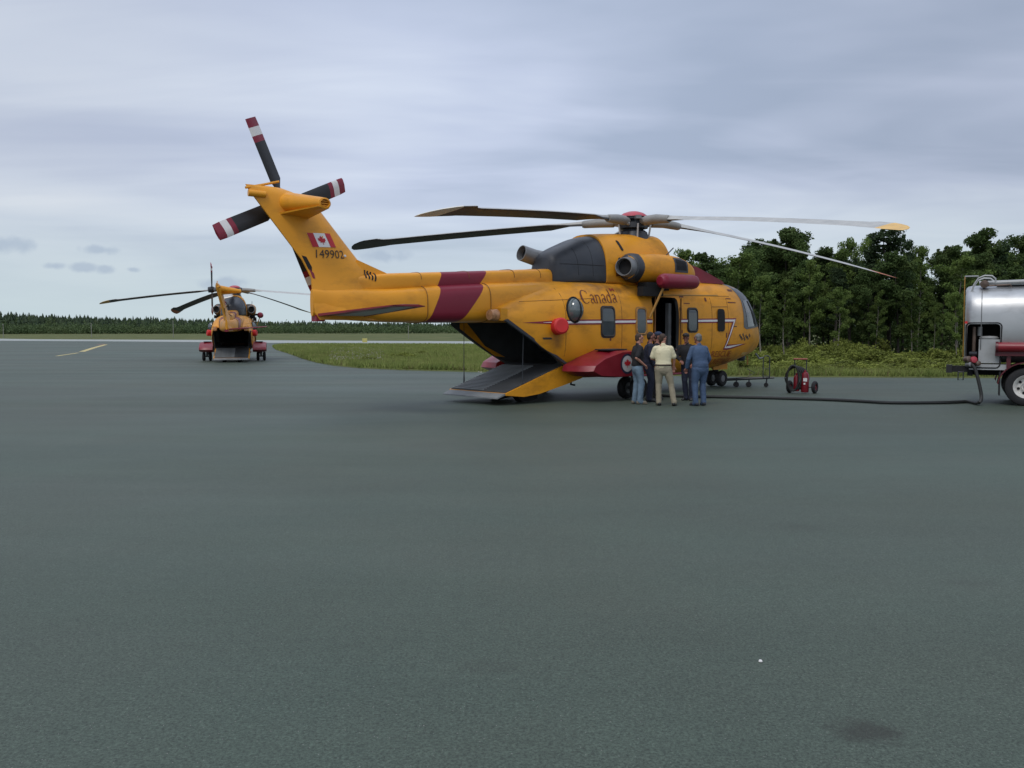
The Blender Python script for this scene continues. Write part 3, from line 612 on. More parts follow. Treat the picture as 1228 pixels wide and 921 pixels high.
    ms_ = [(-2.20, .92, 3.15, 4.64, 3.3, 3, 2.7), (-1.6, .92, 3.15, 4.70, 3.3, 3, 2.6), (-.9, .90, 3.15, 4.75, 3.3, 3, 2.5), (0, .88, 3.15, 4.78, 3.3, 3, 2.5), (.5, .86, 3.15, 4.80, 3.3, 3, 2.5), (.78, .86, 3.15, 4.76, 3.3, 3, 2.5), (.95, .86, 3.15, 4.45, 3.3, 3, 2.5), (1.15, .85, 3.15, 4.15, 3.3, 3, 2.6), (1.9, .80, 3.15, 3.98, 3.3, 3, 2.6), (2.6, .70, 3.15, 3.80, 3.3, 3, 2.6), (3.5, .55, 3.2, 3.52, 3.3, 3, 2.6), (4.0, .4, 3.25, 3.44, 3.3, 3, 3)]
    pyl = MB().rings([sel(*q) for q in interp_st(ms_, 40)]).build('mast_fairing', [yellow], root, ang=50)
    pb = bvh_of(pyl, cow)
    MB().lathe([(.0, 4.93), (.34, 4.92), (.42, 4.86), (.5, 4.6)], Matrix.Identity(4), 26).build('mast_collar', dgrey, root)
    for nm, x, z, w_, h_, mm_, sh_ in (('pylon_slit', -1.46, 4.32, .12, .30, dark, -.3), ('pylon_port', -1.62, 3.88, .16, .16, dark, 0), ('placard', -1.80, 3.52, .05, .2, letter, 0), ('placard', -1.52, 3.54, .12, .14, letter, 0), ('placard', -1.66, 3.46, .2, .05, letter, 0)):
        decal(nm, [rrect(x, z, w_, h_, min(w_, h_)*.4, 3, sh_)], pb, -1, mm_, root, .012, 0)
    s_ = MB(); 
    for x, z0, z1 in ((-3.2, 3.4, 4.15), (-2.7, 3.4, 4.35)):
        pts = [pb.ray_cast(Vector((x, -6, z)), Vector((0, 1, 0)))[0] for z in np.linspace(z0, z1, 8)]; s_.tube(pts, .009, 4)
    pts = [pb.ray_cast(Vector((x, -6, 3.70)), Vector((0, 1, 0)))[0] for x in np.linspace(-3.7, -2.3, 10)]; s_.tube(pts, .012, 4)
    tag(s_.build('cowl_seam', mgrey2, root), kind='stuff')
    # slanted deck fairing in wine red ahead of the pylon
    MB().prism([(1.9, 3.40), (1.9, 3.94), (2.3, 3.88), (3.62, 3.50), (3.75, 3.40)], -.72, .72).build('deck_fairing', wine, root, bevel=.06)
    MB().tube([(3.72, -.3, 3.42), (3.72, -.3, 3.66)], .05, 8).build('deck_beacon', dark, root)
    # exhaust of the centre engine, to the rear port quarter
    Me = axis_M((-3.12, .42, 3.80), (-1, .12, .24))
    MB().lathe([(.27, -.1), (.26, .3), (.225, .60), (.22, 1.05), (.20, 1.05), (.195, .6), (.02, .58)], Me, 24).build('centre_exhaust', mgrey, root)
    MB().lathe([(.0, .86), (.198, .86)], Me, 24, caps=False).build('exhaust_bore', dark, root)
    # side engines with nacelle, exhaust and intake
    for sd_ in (-1, 1):
        ns = [(-1.55, .36, 3.34, 4.02, 3.68, 2.2, 2.2), (-1.1, .42, 3.28, 4.08, 3.68, 2.3, 2.3), (-.5, .46, 3.24, 4.12, 3.68, 2.5, 2.5), (.2, .46, 3.24, 4.12, 3.68, 2.8, 2.8), (.72, .44, 3.26, 4.06, 3.68, 3, 3), (1.15, .38, 3.32, 3.92, 3.66, 3, 2.6), (1.45, .22, 3.42, 3.74, 3.6, 3, 2.4)]
        rg = [[(x, y+sd_*1.02, z) for x, y, z in sel(*q, n=32)] for q in interp_st(ns, 18)]
        nac = MB().rings(rg).build('engine_nacelle', yellow, root, ang=50); nb = bvh_of(nac)
        decal('engine_intake', [[(.14, 4.02), (.55, 4.02), (.80, 3.92), (.80, 3.60), (.14, 3.60)]], nb, sd_, dgrey, nac, .012, .12)
        decal('intake_mouth', [[(.22, 3.98), (.70, 3.92), (.72, 3.66), (.22, 3.66)]], nb, sd_, dark, nac, .02, .12)
        Mx = axis_M((-1.35, sd_*1.06, 3.68), (-1, sd_*.32, 0))
        MB().lathe([(.42, -.25), (.41, .05), (.35, .20), (.30, .22)], Mx, 26, caps=False).build('exhaust_shroud', dgrey, nac)
        MB().lathe([(.30, -.2), (.30, .2), (.255, .52), (.235, .52), (.22, .3)], Mx, 26, caps=False).build('side_exhaust', mgrey, nac)
        MB().lathe([(.0, .34), (.235, .34)], Mx, 26, caps=False).build('exhaust_bore', dark, nac)
        MB().lathe([(.0, -.1), (.41, .0), (.31, .18)], Mx, 26, caps=False).build('exhaust_backing', dark, nac)
        MB().box((-.55, sd_*1.25, 3.16), (1.0, .35, .22)).build('nacelle_underside', dark, root, bevel=.03)
    MB().tube([(.05, -1.2, 4.08), (.42, -1.2, 4.34)], .018, 5).build('nacelle_aerial', dgrey, root)
    # rescue hoist over the door
    MB().lathe([(.02, -.86), (.12, -.85), (.19, -.78), (.215, -.65), (.215, .62), (.19, .76), (.12, .83), (.02, .84)], axis_M((-.10, -1.80, 3.30), (1, 0, .01)), 24).build('rescue_hoist', wine, root)
    MB().box((-.3, -1.55, 3.34), (.25, .6, .14)).build('hoist_arm', dgrey, root, bevel=.02)
    MB().box((.5, -1.55, 3.34), (.15, .5, .12)).build('hoist_arm', dgrey, root, bevel=.02)
    MB().tube([(-.95, -1.44, 2.25), (-.72, -1.80, 3.2)], .035, 8).build('hoist_strut', pole_brown, root)
    MB().box((-.9, -1.42, 3.0), (.9, .22, .26)).build('hoist_junction_box', dark, root, bevel=.03)
    MB().box((.10, -1.2, 3.58), (.3, .3, .22)).build('hoist_cap', yellow, root, bevel=.03)
    # ---- main rotor
    hz_ = 5.17
    MB().lathe([(.24, 4.7), (.26, 4.94), (.44, 4.98), (.44, 5.14), (.24, 5.15), (.24, 5.22), (.40, 5.25), (.40, 5.32), (.1, 5.34)], Matrix.Identity(4), 20).build('rotor_hub', dgrey, root)
    MB().lathe([(.0, 5.50), (.16, 5.485), (.30, 5.44), (.42, 5.36), (.44, 5.32), (.0, 5.31)], Matrix.Identity(4), 28).build('hub_dome', hubred, root)
    for k in range(5):
        a = R(20+72*k); c = Vector((math.cos(a), math.sin(a), 0))
        MB().tube([c*.3+Vector((0, 0, 5.0)), c*.36+Vector((0, 0, 5.3))], .07, 8).build('hub_damper', dgrey, root)
        MB().box((0, 0, 0), (.20, .16, .10), M=Matrix.Translation(c*.50+Vector((0, 0, 5.27))) @ Matrix.Rotation(a, 4, 'Z')).build('hub_clamp', mgrey, root, bevel=.015)
        c2 = Vector((math.cos(a+R(36)), math.sin(a+R(36)), 0)); MB().tube([c2*.30+Vector((0, 0, 5.08)), c2*.56+Vector((0, 0, 5.10))], [.075, .05], 10).build('hub_damper', palegrey, root)
        MB().tube([c*.45+Vector((0, 0, 4.62)), c*.52+Vector((0, 0, 5.08))], .028, 8).build('pitch_link', palegrey, root)
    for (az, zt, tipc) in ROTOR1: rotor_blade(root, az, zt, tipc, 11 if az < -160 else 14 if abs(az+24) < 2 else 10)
    return root
BLADES = []
def rotor_blade(root, az, zt, tipc, pitch=9):
    zr = lambda r_: (zt-5.17)*max(0, (r_-.6)/8.6)**1.3
    Rz = Matrix.Translation((0, 0, 5.17)) @ Matrix.Rotation(R(az), 4, 'Z')
    Rp = Matrix.Rotation(R(pitch), 4, 'X')
    cuff = MB().tube([(.40, 0, 0), (.56, 0, .0), (.60, 0, 0), (1.0, 0, 0), (1.50, 0, zr(1.50)), (1.56, 0, zr(1.56))], [.12, .125, .16, .155, .13, .105], 16, M=Rz, flat=.9).build('blade_cuff', lgrey, root)
    def sec(r_, c, yc, th):
        pts = []
        for u_, t_ in ((-.66, 0), (-.3, .55), (.1, 1), (.28, .75), (.34, 0), (.28, -.55), (.1, -.6), (-.3, -.3)):
            p = Rp @ Vector((0, c*u_+yc, th*t_)); pts.append((r_, p.y, p.z+zr(r_)))
        return pts
    spans = [(1.45, .13, 0, .11), (1.70, .20, 0, .09), (1.95, .20, 0, .08), (2.3, .42, 0, .06), (2.6, .62, 0, .05)]+[(r_, .64, 0, .045) for r_ in (3.3, 4.1, 4.9, 5.7, 6.5, 7.2, 7.75)]+[(7.95, .68, .02, .04), (8.12, .86, .10, .04), (8.55, .87, .05, .035)]
    tips_ = [(8.55, .87, .05, .035), (8.75, .82, -.02, .03), (9.0, .66, -.14, .024), (9.17, .45, -.28, .018), (9.27, .20, -.42, .01)]
    m = MB(); m.rings([sec(*q) for q in spans])
    for f in m.bm.faces:
        f.normal_update()
    bmesh.ops.recalc_face_normals(m.bm, faces=m.bm.faces)
    for f in m.bm.faces: f.material_index = 1 if f.normal.z > .1 else 0  # upward faces take the light grey, the rest the painted-in underside shade
    for v_ in m.bm.verts: v_.co = Rz @ v_.co
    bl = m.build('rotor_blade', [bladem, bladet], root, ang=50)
    t = MB(); t.rings([sec(*q) for q in tips_], M=Rz); t.build('blade_tip', tipc, bl, ang=50)
    BLADES.append((bl.data, cuff.data)); return bl
mat_seat = mat('seat_fabric', (.06, .06, .05), .9)
lampm = mat('lamp_cover', (.45, .22, .10), .3, var=.35, scale=9)
dgrey2 = mat('tread_dark', (.028, .03, .03), .6)
mgrey2 = mat('seam_grey', (.012, .013, .015), .7)
dullw = mat('dull_white_marking', (.45, .43, .42), .6)
treadm = mat('tread_grey', (.20, .21, .21), .6, var=.2)
palegrey = mat('pale_grey_paint', (.40, .40, .40), .5, var=.1)
redflag = mat('flag_red', (.42, .010, .018), .5, var=.05)
navy = mat('roundel_navy', (.012, .016, .04), .5)
scrn = mat('windscreen_surround_grey', (.075, .08, .085), .35, var=.1)
hubred = mat('hub_dome_red', (.42, .05, .07), .4)
# ---------------------------------------------------------------- ground
def sheet(name, pts, dz, m, kind='structure', grid=0):
    bm = bmesh.new(); vs = [bm.verts.new((p[0], p[1], 0)) for p in pts]; bm.faces.new(vs)
    ys = list(YS[1:-1])
    bmesh.ops.triangulate(bm, faces=bm.faces)
    for y_ in ys: bmesh.ops.bisect_plane(bm, geom=bm.verts[:]+bm.edges[:]+bm.faces[:], plane_co=(0, y_, 0), plane_no=(0, 1, 0))
    for v_ in bm.verts: v_.co.z = gz(v_.co.y)+dz
    bmesh.ops.recalc_face_normals(bm, faces=bm.faces)
    for f in bm.faces:
        if f.normal.z < 0: f.normal_flip()
    me = bpy.data.meshes.new(name); bm.to_mesh(me); bm.free(); return tag(link(name, me, m), kind=kind)
def ground_mat(name, base, kind):
    m = bpy.data.materials.new(name); m.use_nodes = True; t = m.node_tree; b = t.nodes['Principled BSDF']; Lk = t.links.new
    tcn = t.nodes.new('ShaderNodeTexCoord')
    def noise_(sc, det, rough=.5, scale3=(1, 1, 1)):
        mp = t.nodes.new('ShaderNodeMapping'); mp.inputs['Scale'].default_value = scale3; Lk(tcn.outputs['Object'], mp.inputs[0])
        n = t.nodes.new('ShaderNodeTexNoise'); n.inputs['Scale'].default_value = sc; n.inputs['Detail'].default_value = det; n.inputs['Roughness'].default_value = rough; Lk(mp.outputs[0], n.inputs[0]); return n.outputs['Fac']
    def mr(v_, a, b_, c, d):
        n = t.nodes.new('ShaderNodeMapRange'); Lk(v_, n.inputs[0])
        for i, q in enumerate((a, b_, c, d)): n.inputs[i+1].default_value = q
        return n.outputs[0]
    def mul(a, b_):
        n = t.nodes.new('ShaderNodeMath'); n.operation = 'MULTIPLY'; Lk(a, n.inputs[0]); Lk(b_, n.inputs[1]); return n.outputs[0]
    if kind == 'asphalt':
        f = mul(mul(mr(noise_(.09, 4, .55, (.35, 1.3, 1)), .3, .7, .83, 1.15), mr(noise_(.7, 6, .6), .3, .7, .94, 1.06)), mr(noise_(9, 4, .7), .3, .7, .90, 1.10))
        f = mul(f, mr(noise_(60, 4, .85), .36, .64, .45, 1.6)); f = mul(f, mr(noise_(26, 4, .8), .3, .7, .78, 1.24))
        f = mul(f, mr(noise_(.25, 3, .5, (.08, 1.6, 1)), .35, .65, .955, 1.045))
        vo = t.nodes.new('ShaderNodeTexVoronoi'); vo.inputs['Scale'].default_value = 55; Lk(tcn.outputs['Object'], vo.inputs[0])
        vs = t.nodes.new('ShaderNodeMath'); vs.operation = 'LESS_THAN'; vs.inputs[1].default_value = .16; Lk(vo.outputs['Distance'], vs.inputs[0])
        wn = t.nodes.new('ShaderNodeSeparateColor'); Lk(vo.outputs['Color'], wn.inputs[0])
        pick = t.nodes.new('ShaderNodeMath'); pick.operation = 'GREATER_THAN'; pick.inputs[1].default_value = .9; Lk(wn.outputs[0], pick.inputs[0])
        sp = mul(vs.outputs[0], pick.outputs[0])
        sc = t.nodes.new('ShaderNodeVectorMath'); sc.operation = 'SCALE'; sc.inputs[0].default_value = base; Lk(f, sc.inputs['Scale'])
        # reddish / greenish drift in the aggregate
        hue = t.nodes.new('ShaderNodeMix'); hue.data_type = 'RGBA'; hue.blend_type = 'MULTIPLY'; hue.inputs[0].default_value = 1; Lk(sc.outputs[0], hue.inputs[6])
        hr = t.nodes.new('ShaderNodeValToRGB'); Lk(noise_(.12, 5, .6, (1, 1, 1)), hr.inputs[0]); e = hr.color_ramp.elements; e[0].position = .38; e[0].color = (.96, 1.02, 1.0, 1); e[1].position = .64; e[1].color = (1.07, .98, .95, 1); Lk(hr.outputs[0], hue.inputs[7])
        mg = t.nodes.new('ShaderNodeMix'); mg.data_type = 'RGBA'; Lk(sp, mg.inputs[0]); Lk(hue.outputs[2], mg.inputs[6]); mg.inputs[7].default_value = (.20, .20, .18, 1)
        last = mg.outputs[2]
        # oil stains: position and size in metres
        sepn = t.nodes.new('ShaderNodeSeparateXYZ'); Lk(tcn.outputs['Object'], sepn.inputs[0])
        dn_ = noise_(7, 4, .7)
        for (sx, sy, rx, ry, k) in STAINS:
            def q(op, a, b_):
                n = t.nodes.new('ShaderNodeMath'); n.operation = op
                for i, w in enumerate((a, b_)):
                    if isinstance(w, (int, float)): n.inputs[i].default_value = w
                    else: Lk(w, n.inputs[i])
                return n.outputs[0]
            a = q('DIVIDE', q('SUBTRACT', sepn.outputs[0], sx), rx); c = q('DIVIDE', q('SUBTRACT', sepn.outputs[1], sy), ry)
            d = q('ADD', q('SQRT', q('ADD', q('MULTIPLY', a, a), q('MULTIPLY', c, c)), 0), q('MULTIPLY', q('SUBTRACT', dn_, .5), 1.6))
            g = mr(d, .5, 1.15, k, 0); mx = t.nodes.new('ShaderNodeMix'); mx.data_type = 'RGBA'; Lk(g, mx.inputs[0]); Lk(last, mx.inputs[6]); mx.inputs[7].default_value = (.022, .020, .015, 1); last = mx.outputs[2]
        Lk(last, b.inputs['Base Color'])
        Lk(mr(noise_(.2, 4, .6, (.3, 1.5, 1)), .3, .7, .56, .68), b.inputs['Roughness']); b.inputs['Specular IOR Level'].default_value = .35
        bp = t.nodes.new('ShaderNodeBump'); bp.inputs['Strength'].default_value = .35; bp.inputs['Distance'].default_value = .006
        Lk(noise_(130, 3, .8), bp.inputs['Height']); Lk(bp.outputs[0], b.inputs['Normal'])
    else:
        rmp = t.nodes.new('ShaderNodeValToRGB'); Lk(noise_(.12 if kind == 'grass' else .4, 8, .65), rmp.inputs[0]); e = rmp.color_ramp.elements
        e[0].position = .35; e[1].position = .65; e[0].color = tuple(base[0])+(1,); e[1].color = tuple(base[1])+(1,)
        Lk(rmp.outputs[0], b.inputs['Base Color']); b.inputs['Roughness'].default_value = .95; b.inputs['Specular IOR Level'].default_value = .1
    return m
st0 = gp(1043, 880)
STAINS = [(st0[0], st0[1]+.02, .17, .14, .62), (*gp(960, 632), .3, .2, .18), (*gp(590, 800), .2, .12, .15), (*gp(1165, 700), .2, .12, .15)]
asph = ground_mat('asphalt', (.055, .074, .057), 'asphalt')
concm = ground_mat('old_concrete', ((.30, .33, .32), (.36, .37, .35)), 'conc')
grassm = ground_mat('grass_soil', ((.080, .100, .036), (.125, .130, .054)), 'grass')
sheet('ground', [(-2600, -60), (2600, -60), (2600, 4500), (-2600, 4500)], -.12, grassm)
strip_near = [gp(-120, 407.8), gp(0, 408.6), gp(120, 409.2), gp(240, 410.2), gp(390, 411.8), gp(560, 413.4), gp(700, 414.5), gp(820, 415.5)]
strip_far = [gp(-120, 405.9), gp(0, 406.6), gp(120, 407.2), gp(240, 407.6), gp(390, 408.5), gp(560, 409.3), gp(700, 410), gp(820, 410.6)]
ap = [(-320, -55), (300, -55), (300, 37), (60, 38.5), (40, 60)]+[(strip_near[-1][0], strip_near[-1][1])]+strip_near[::-1][1:]+[(-320, strip_near[0][1])]
sheet('apron', ap, 0, asph)
sheet('taxiway', strip_near+strip_far[::-1], .004, concm)
isl_near = [gp(*p) for p in ((327, 416.2), (331, 419.5), (344, 423.5), (362, 430), (380, 435), (400, 438.6), (430, 441.5), (480, 443.8), (560, 446), (640, 447.8), (760, 450), (900, 452), (1030, 452.6), (1150, 453.2), (1300, 453.6))]
isl_far = [gp(*p) for p in ((331, 414.8), (345, 413.9), (400, 413.6), (480, 413.8), (560, 414.2), (700, 415.2), (820, 416.2))]
verge_poly = isl_near+[(120, isl_near[-1][1]+2), (120, 150), (isl_far[-1][0]+20, isl_far[-1][1]+10)]+isl_far[::-1]
sheet('grass_verge', verge_poly, .03, grassm)
# raised ragged turf edge along the apron
m = MB()
for i in range(len(isl_near)-1):
    (x0, y0), (x1, y1) = isl_near[i], isl_near[i+1]; n_ = max(2, int(math.hypot(x1-x0, y1-y0)/1.2))
    rs = []
    for k in range(n_+1):
        t_ = k/n_; x, y = x0+(x1-x0)*t_, y0+(y1-y0)*t_; z = gz(y); j = noise.noise(Vector((x*.8, y*.8, 0)))*.16
        rs.append([(x, y-.10+j, z-.02), (x, y+.02+j, z+.06), (x, y+.5, z+.035), (x, y+.5, z-.05)])
    m.rings(rs, closed=False, caps=False)
tag(m.build('turf_edge', grassm), kind='structure')
# yellow taxi line
ylm = mat('faded_yellow_line', (.46, .38, .17), .8, var=.25, scale=1.5)
pl = [gp(45, 430), gp(68, 427), gp(94, 423.2), gp(98, 421.8), gp(113, 417), gp(127, 413.2)]
def line_obj(name, pts, w, m_, dz=.008):
    L_, R_ = [], []
    for i, p in enumerate(pts):
        a, c = Vector(pts[max(i-1, 0)]), Vector(pts[min(i+1, len(pts)-1)]); d = (c-a).normalized(); nn_ = Vector((-d.y, d.x))*w/2
        L_.append(tuple(Vector(p)+nn_)); R_.append(tuple(Vector(p)-nn_))
    return sheet(name, L_+R_[::-1], dz, m_)
line_obj('taxi_line', pl[1:3], .32, ylm); line_obj('taxi_line', [pl[3], pl[4], pl[5]], .6, ylm)
line_obj('red_line', [gp(117, 413.3), gp(126, 412.6)], .5, mat('faded_red_line', (.35, .12, .09), .8), .012)
peb = gp(912, 794); b_ = MB(); b_.lathe([(.002, -.004), (.012, 0), (.009, .008), (.001, .011)], Matrix.Translation((peb[0], peb[1], .004)), 7); tag(b_.build('pebble', white), 'tiny white scrap lying alone on the empty foreground asphalt', 'pebble')
# ---------------------------------------------------------------- vegetation
def leaf_mat(name, a, b, c, trans=.25, scale=.6):
    m = bpy.data.materials.new(name); m.use_nodes = True; t = m.node_tree; p = t.nodes['Principled BSDF']; Lk = t.links.new
    tcn = t.nodes.new('ShaderNodeTexCoord'); n = t.nodes.new('ShaderNodeTexNoise'); n.inputs['Scale'].default_value = scale; n.inputs['Detail'].default_value = 6; n.inputs['Roughness'].default_value = .75
    oi = t.nodes.new('ShaderNodeObjectInfo'); ad = t.nodes.new('ShaderNodeVectorMath'); ad.operation = 'ADD'; Lk(tcn.outputs['Object'], ad.inputs[0])
    cm = t.nodes.new('ShaderNodeVectorMath'); cm.operation = 'SCALE'; cm.inputs[0].default_value = (37, 17, 53); Lk(oi.outputs['Random'], cm.inputs['Scale']); Lk(cm.outputs[0], ad.inputs[1]); Lk(ad.outputs[0], n.inputs[0])
    r = t.nodes.new('ShaderNodeValToRGB'); e = r.color_ramp.elements; e[0].position = .32; e[0].color = tuple(a)+(1,); e[1].position = .68; e[1].color = tuple(c)+(1,); x = e.new(.5); x.color = tuple(b)+(1,)
    Lk(n.outputs['Fac'], r.inputs[0])
    hs = t.nodes.new('ShaderNodeHueSaturation'); Lk(r.outputs[0], hs.inputs['Color'])
    mr_ = t.nodes.new('ShaderNodeMapRange'); mr_.inputs[3].default_value = .72; mr_.inputs[4].default_value = 1.3; Lk(oi.outputs['Random'], mr_.inputs[0]); Lk(mr_.outputs[0], hs.inputs['Value'])
    Lk(hs.outputs[0], p.inputs['Base Color']); p.inputs['Roughness'].default_value = .8; p.inputs['Specular IOR Level'].default_value = .15
    tr = t.nodes.new('ShaderNodeBsdfTranslucent'); Lk(hs.outputs[0], tr.inputs[0]); mx = t.nodes.new('ShaderNodeMixShader'); mx.inputs[0].default_value = trans
    Lk(p.outputs[0], mx.inputs[1]); Lk(tr.outputs[0], mx.inputs[2]); Lk(mx.outputs[0], t.nodes['Material Output'].inputs[0]); return m
leaf_dec = leaf_mat('birch_leaves', (.062, .100, .026), (.105, .155, .038), (.165, .215, .062))
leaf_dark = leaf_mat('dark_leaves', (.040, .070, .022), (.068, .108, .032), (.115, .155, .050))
leaf_pine = leaf_mat('pine_needles', (.024, .044, .020), (.042, .068, .030), (.068, .096, .042))
leaf_bush = leaf_mat('bush_leaves', (.095, .115, .028), (.17, .20, .042), (.27, .295, .072), scale=1.2)
leaf_far = leaf_mat('far_wood_hazed_leaves', (.064, .100, .064), (.086, .125, .074), (.12, .155, .086), scale=.05)  # distance haze is put into the paler leaf colour
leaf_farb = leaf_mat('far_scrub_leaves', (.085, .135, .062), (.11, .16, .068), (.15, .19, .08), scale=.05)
barkp = mat('pale_bark', (.17, .155, .13), .9, var=.4, scale=4)
barkd = mat('dark_bark', (.045, .038, .030), .9, var=.3, scale=4)
def leaves_mesh(name, cen, size, m, stretch=(1, 1, 1), flat=.0):
    n = len(cen); a = rng.normal(size=(n, 3)); a /= np.linalg.norm(a, axis=1)[:, None]; b = rng.normal(size=(n, 3)); b -= (a*b).sum(1)[:, None]*a; b /= np.linalg.norm(b, axis=1)[:, None]
    s = (size*rng.uniform(.6, 1.3, n))[:, None]; a = a*s*.5*np.array(stretch); b = b*s*.32
    v = np.stack([cen-a, cen+b*.9-a*.1, cen+a, cen-b*.9-a*.1], 1).reshape(-1, 3)
    return quads(name, v, m)
def quads(name, v, m, per=4):
    n = len(v)//per; me = bpy.data.meshes.new(name); me.vertices.add(len(v)); me.vertices.foreach_set('co', v.astype(np.float32).ravel())
    me.loops.add(n*per); me.loops.foreach_set('vertex_index', np.arange(n*per, dtype=np.int32)); me.polygons.add(n)
    me.polygons.foreach_set('loop_start', np.arange(0, n*per, per, dtype=np.int32)); me.polygons.foreach_set('loop_total', np.full(n, per, dtype=np.int32)); me.update(); me.validate()
    me.materials.append(m); return me
def make_tree(kind, h, seed):
    """trunk with limbs, crown of leaf clumps spread through the crown's volume; unit placed at origin"""
    rn = random.Random(seed); m = MB(); lean = (rn.uniform(-.06, .06)*h, rn.uniform(-.05, .05)*h)
    tp = [(lean[0]*t_**1.5+.12*math.sin(5*t_+seed), lean[1]*t_**1.5+.1*math.sin(4*t_+2*seed), h*t_) for t_ in np.linspace(0, 1, 8)]
    r0 = {'birch': .085, 'broad': .10, 'pine': .13, 'spruce': .11}[kind]*h/8
    m.tube([(tp[0][0], tp[0][1], -.3)]+tp[1:], [r0*(1-.88*t_) for t_ in np.linspace(0, 1, 8)], 7)
    def on(t_):
        k = min(int(t_*7), 6); f = t_*7-k; return Vector(tp[k]).lerp(Vector(tp[k+1]), f)
    cl = []                                               # (centre, radius, count)
    nl = {'birch': 22, 'broad': 26, 'pine': 20, 'spruce': 34}[kind]
    for k in range(nl):
        lo = {'birch': .32, 'broad': .22, 'pine': .38, 'spruce': .10}[kind]; t_ = lo+(1-lo)*((k+.5)/nl)**.9; a = rn.uniform(0, 2*PI)
        if kind == 'spruce': ln = h*.20*(1.06-t_)+.12; up = -.12*ln
        elif kind == 'pine': ln = h*rn.uniform(.10, .24)*(1.25-t_*.75); up = ln*rn.uniform(.0, .5)
        else: ln = h*rn.uniform(.10, .25)*math.sin(min(PI, PI*((t_-lo)/(1-lo))*.72+.42))*(1-.35*((t_-lo)/(1-lo))**2); up = ln*rn.uniform(.3, 1.0)
        p0 = on(t_); p1 = p0+Vector((math.cos(a)*ln, math.sin(a)*ln, up)); mid = p0.lerp(p1, .5)+Vector((0, 0, ln*.08))
        m.tube([p0, mid, p1], [r0*.35*(1.1-t_), r0*.2*(1.1-t_), .008], 4)
        for q in ((.45, .7), (.75, .9), (1.0, 1.0)) if kind != 'spruce' else ((.35, .7), (.7, .8), (1, .6)):
            c = p0.lerp(p1, q[0]); rad = {'birch': .42, 'broad': .50, 'pine': .36, 'spruce': .27}[kind]*h/8*q[1]*rn.uniform(.7, 1.25); cl.append((c, rad))
    for t_ in (.90, .96, 1.0, 1.03): cl.append((on(min(t_, 1))+Vector((0, 0, max(0, t_-1)*h)), (.30-.5*(t_-.9))*h/8*.8))
    for k in range(7):
        a = rn.uniform(0, 6.28); c = on(.86)+Vector((math.cos(a)*.07*h, math.sin(a)*.07*h, rn.uniform(.0, .13)*h)); cl.append((c, .15*h/8)); cl.append((c+Vector((0, 0, .025*h)), .09*h/8))
    P_ = []
    for c, rad in cl:
        n = int({'birch': 90, 'broad': 120, 'pine': 110, 'spruce': 70}[kind]*(rad/.35)**1.2)
        g = rng.normal(size=(n, 3)); g /= np.linalg.norm(g, axis=1)[:, None]; rr_ = rng.uniform(.15, 1, n)[:, None]**.6
        P_.append(np.array(c)+g*rr_*rad*np.array([1.15, 1.15, .72]))
    P_ = np.concatenate(P_)
    return m, P_
TREES = {}
def tree_proto(kind, var):
    key = (kind, var)
    if key not in TREES:
        m, P_ = make_tree(kind, 8.0, 11*var+{'birch': 1, 'broad': 2, 'pine': 3, 'spruce': 4}[kind])
        lm = {'birch': leaf_dec, 'broad': leaf_dark, 'pine': leaf_pine, 'spruce': leaf_pine}[kind]
        o = m.build('trunk', barkp if kind == 'birch' else barkd); me = o.data; bpy.data.objects.remove(o)
        TREES[key] = (me, leaves_mesh('crown', P_, {'birch': .17, 'broad': .18, 'pine': .17, 'spruce': .15}[kind], lm))
    return TREES[key]
TN = {'birch': 'birch_tree', 'broad': 'broadleaf_tree', 'pine': 'pine_tree', 'spruce': 'spruce_tree'}
def place_tree(kind, var, x, y, h, label, wide=1.0, rz=None):
    tm, cm_ = tree_proto(kind, var); t = thing(TN[kind], label, 'tree', (x, y, gz(y)), random.uniform(0, 6.28) if rz is None else rz, 'trees of the wood behind the apron')
    s = h*.965/8.0; t.scale = (s*wide, s*wide, s)
    for nm, me in (('trunk', tm), ('crown', cm_)):
        o = bpy.data.objects.new(nm, me); C.objects.link(o); o.parent = t
    return t
def top_h(y_px, Y): return CAMH+(HOR-y_px)/FPX*Y-gz(Y)
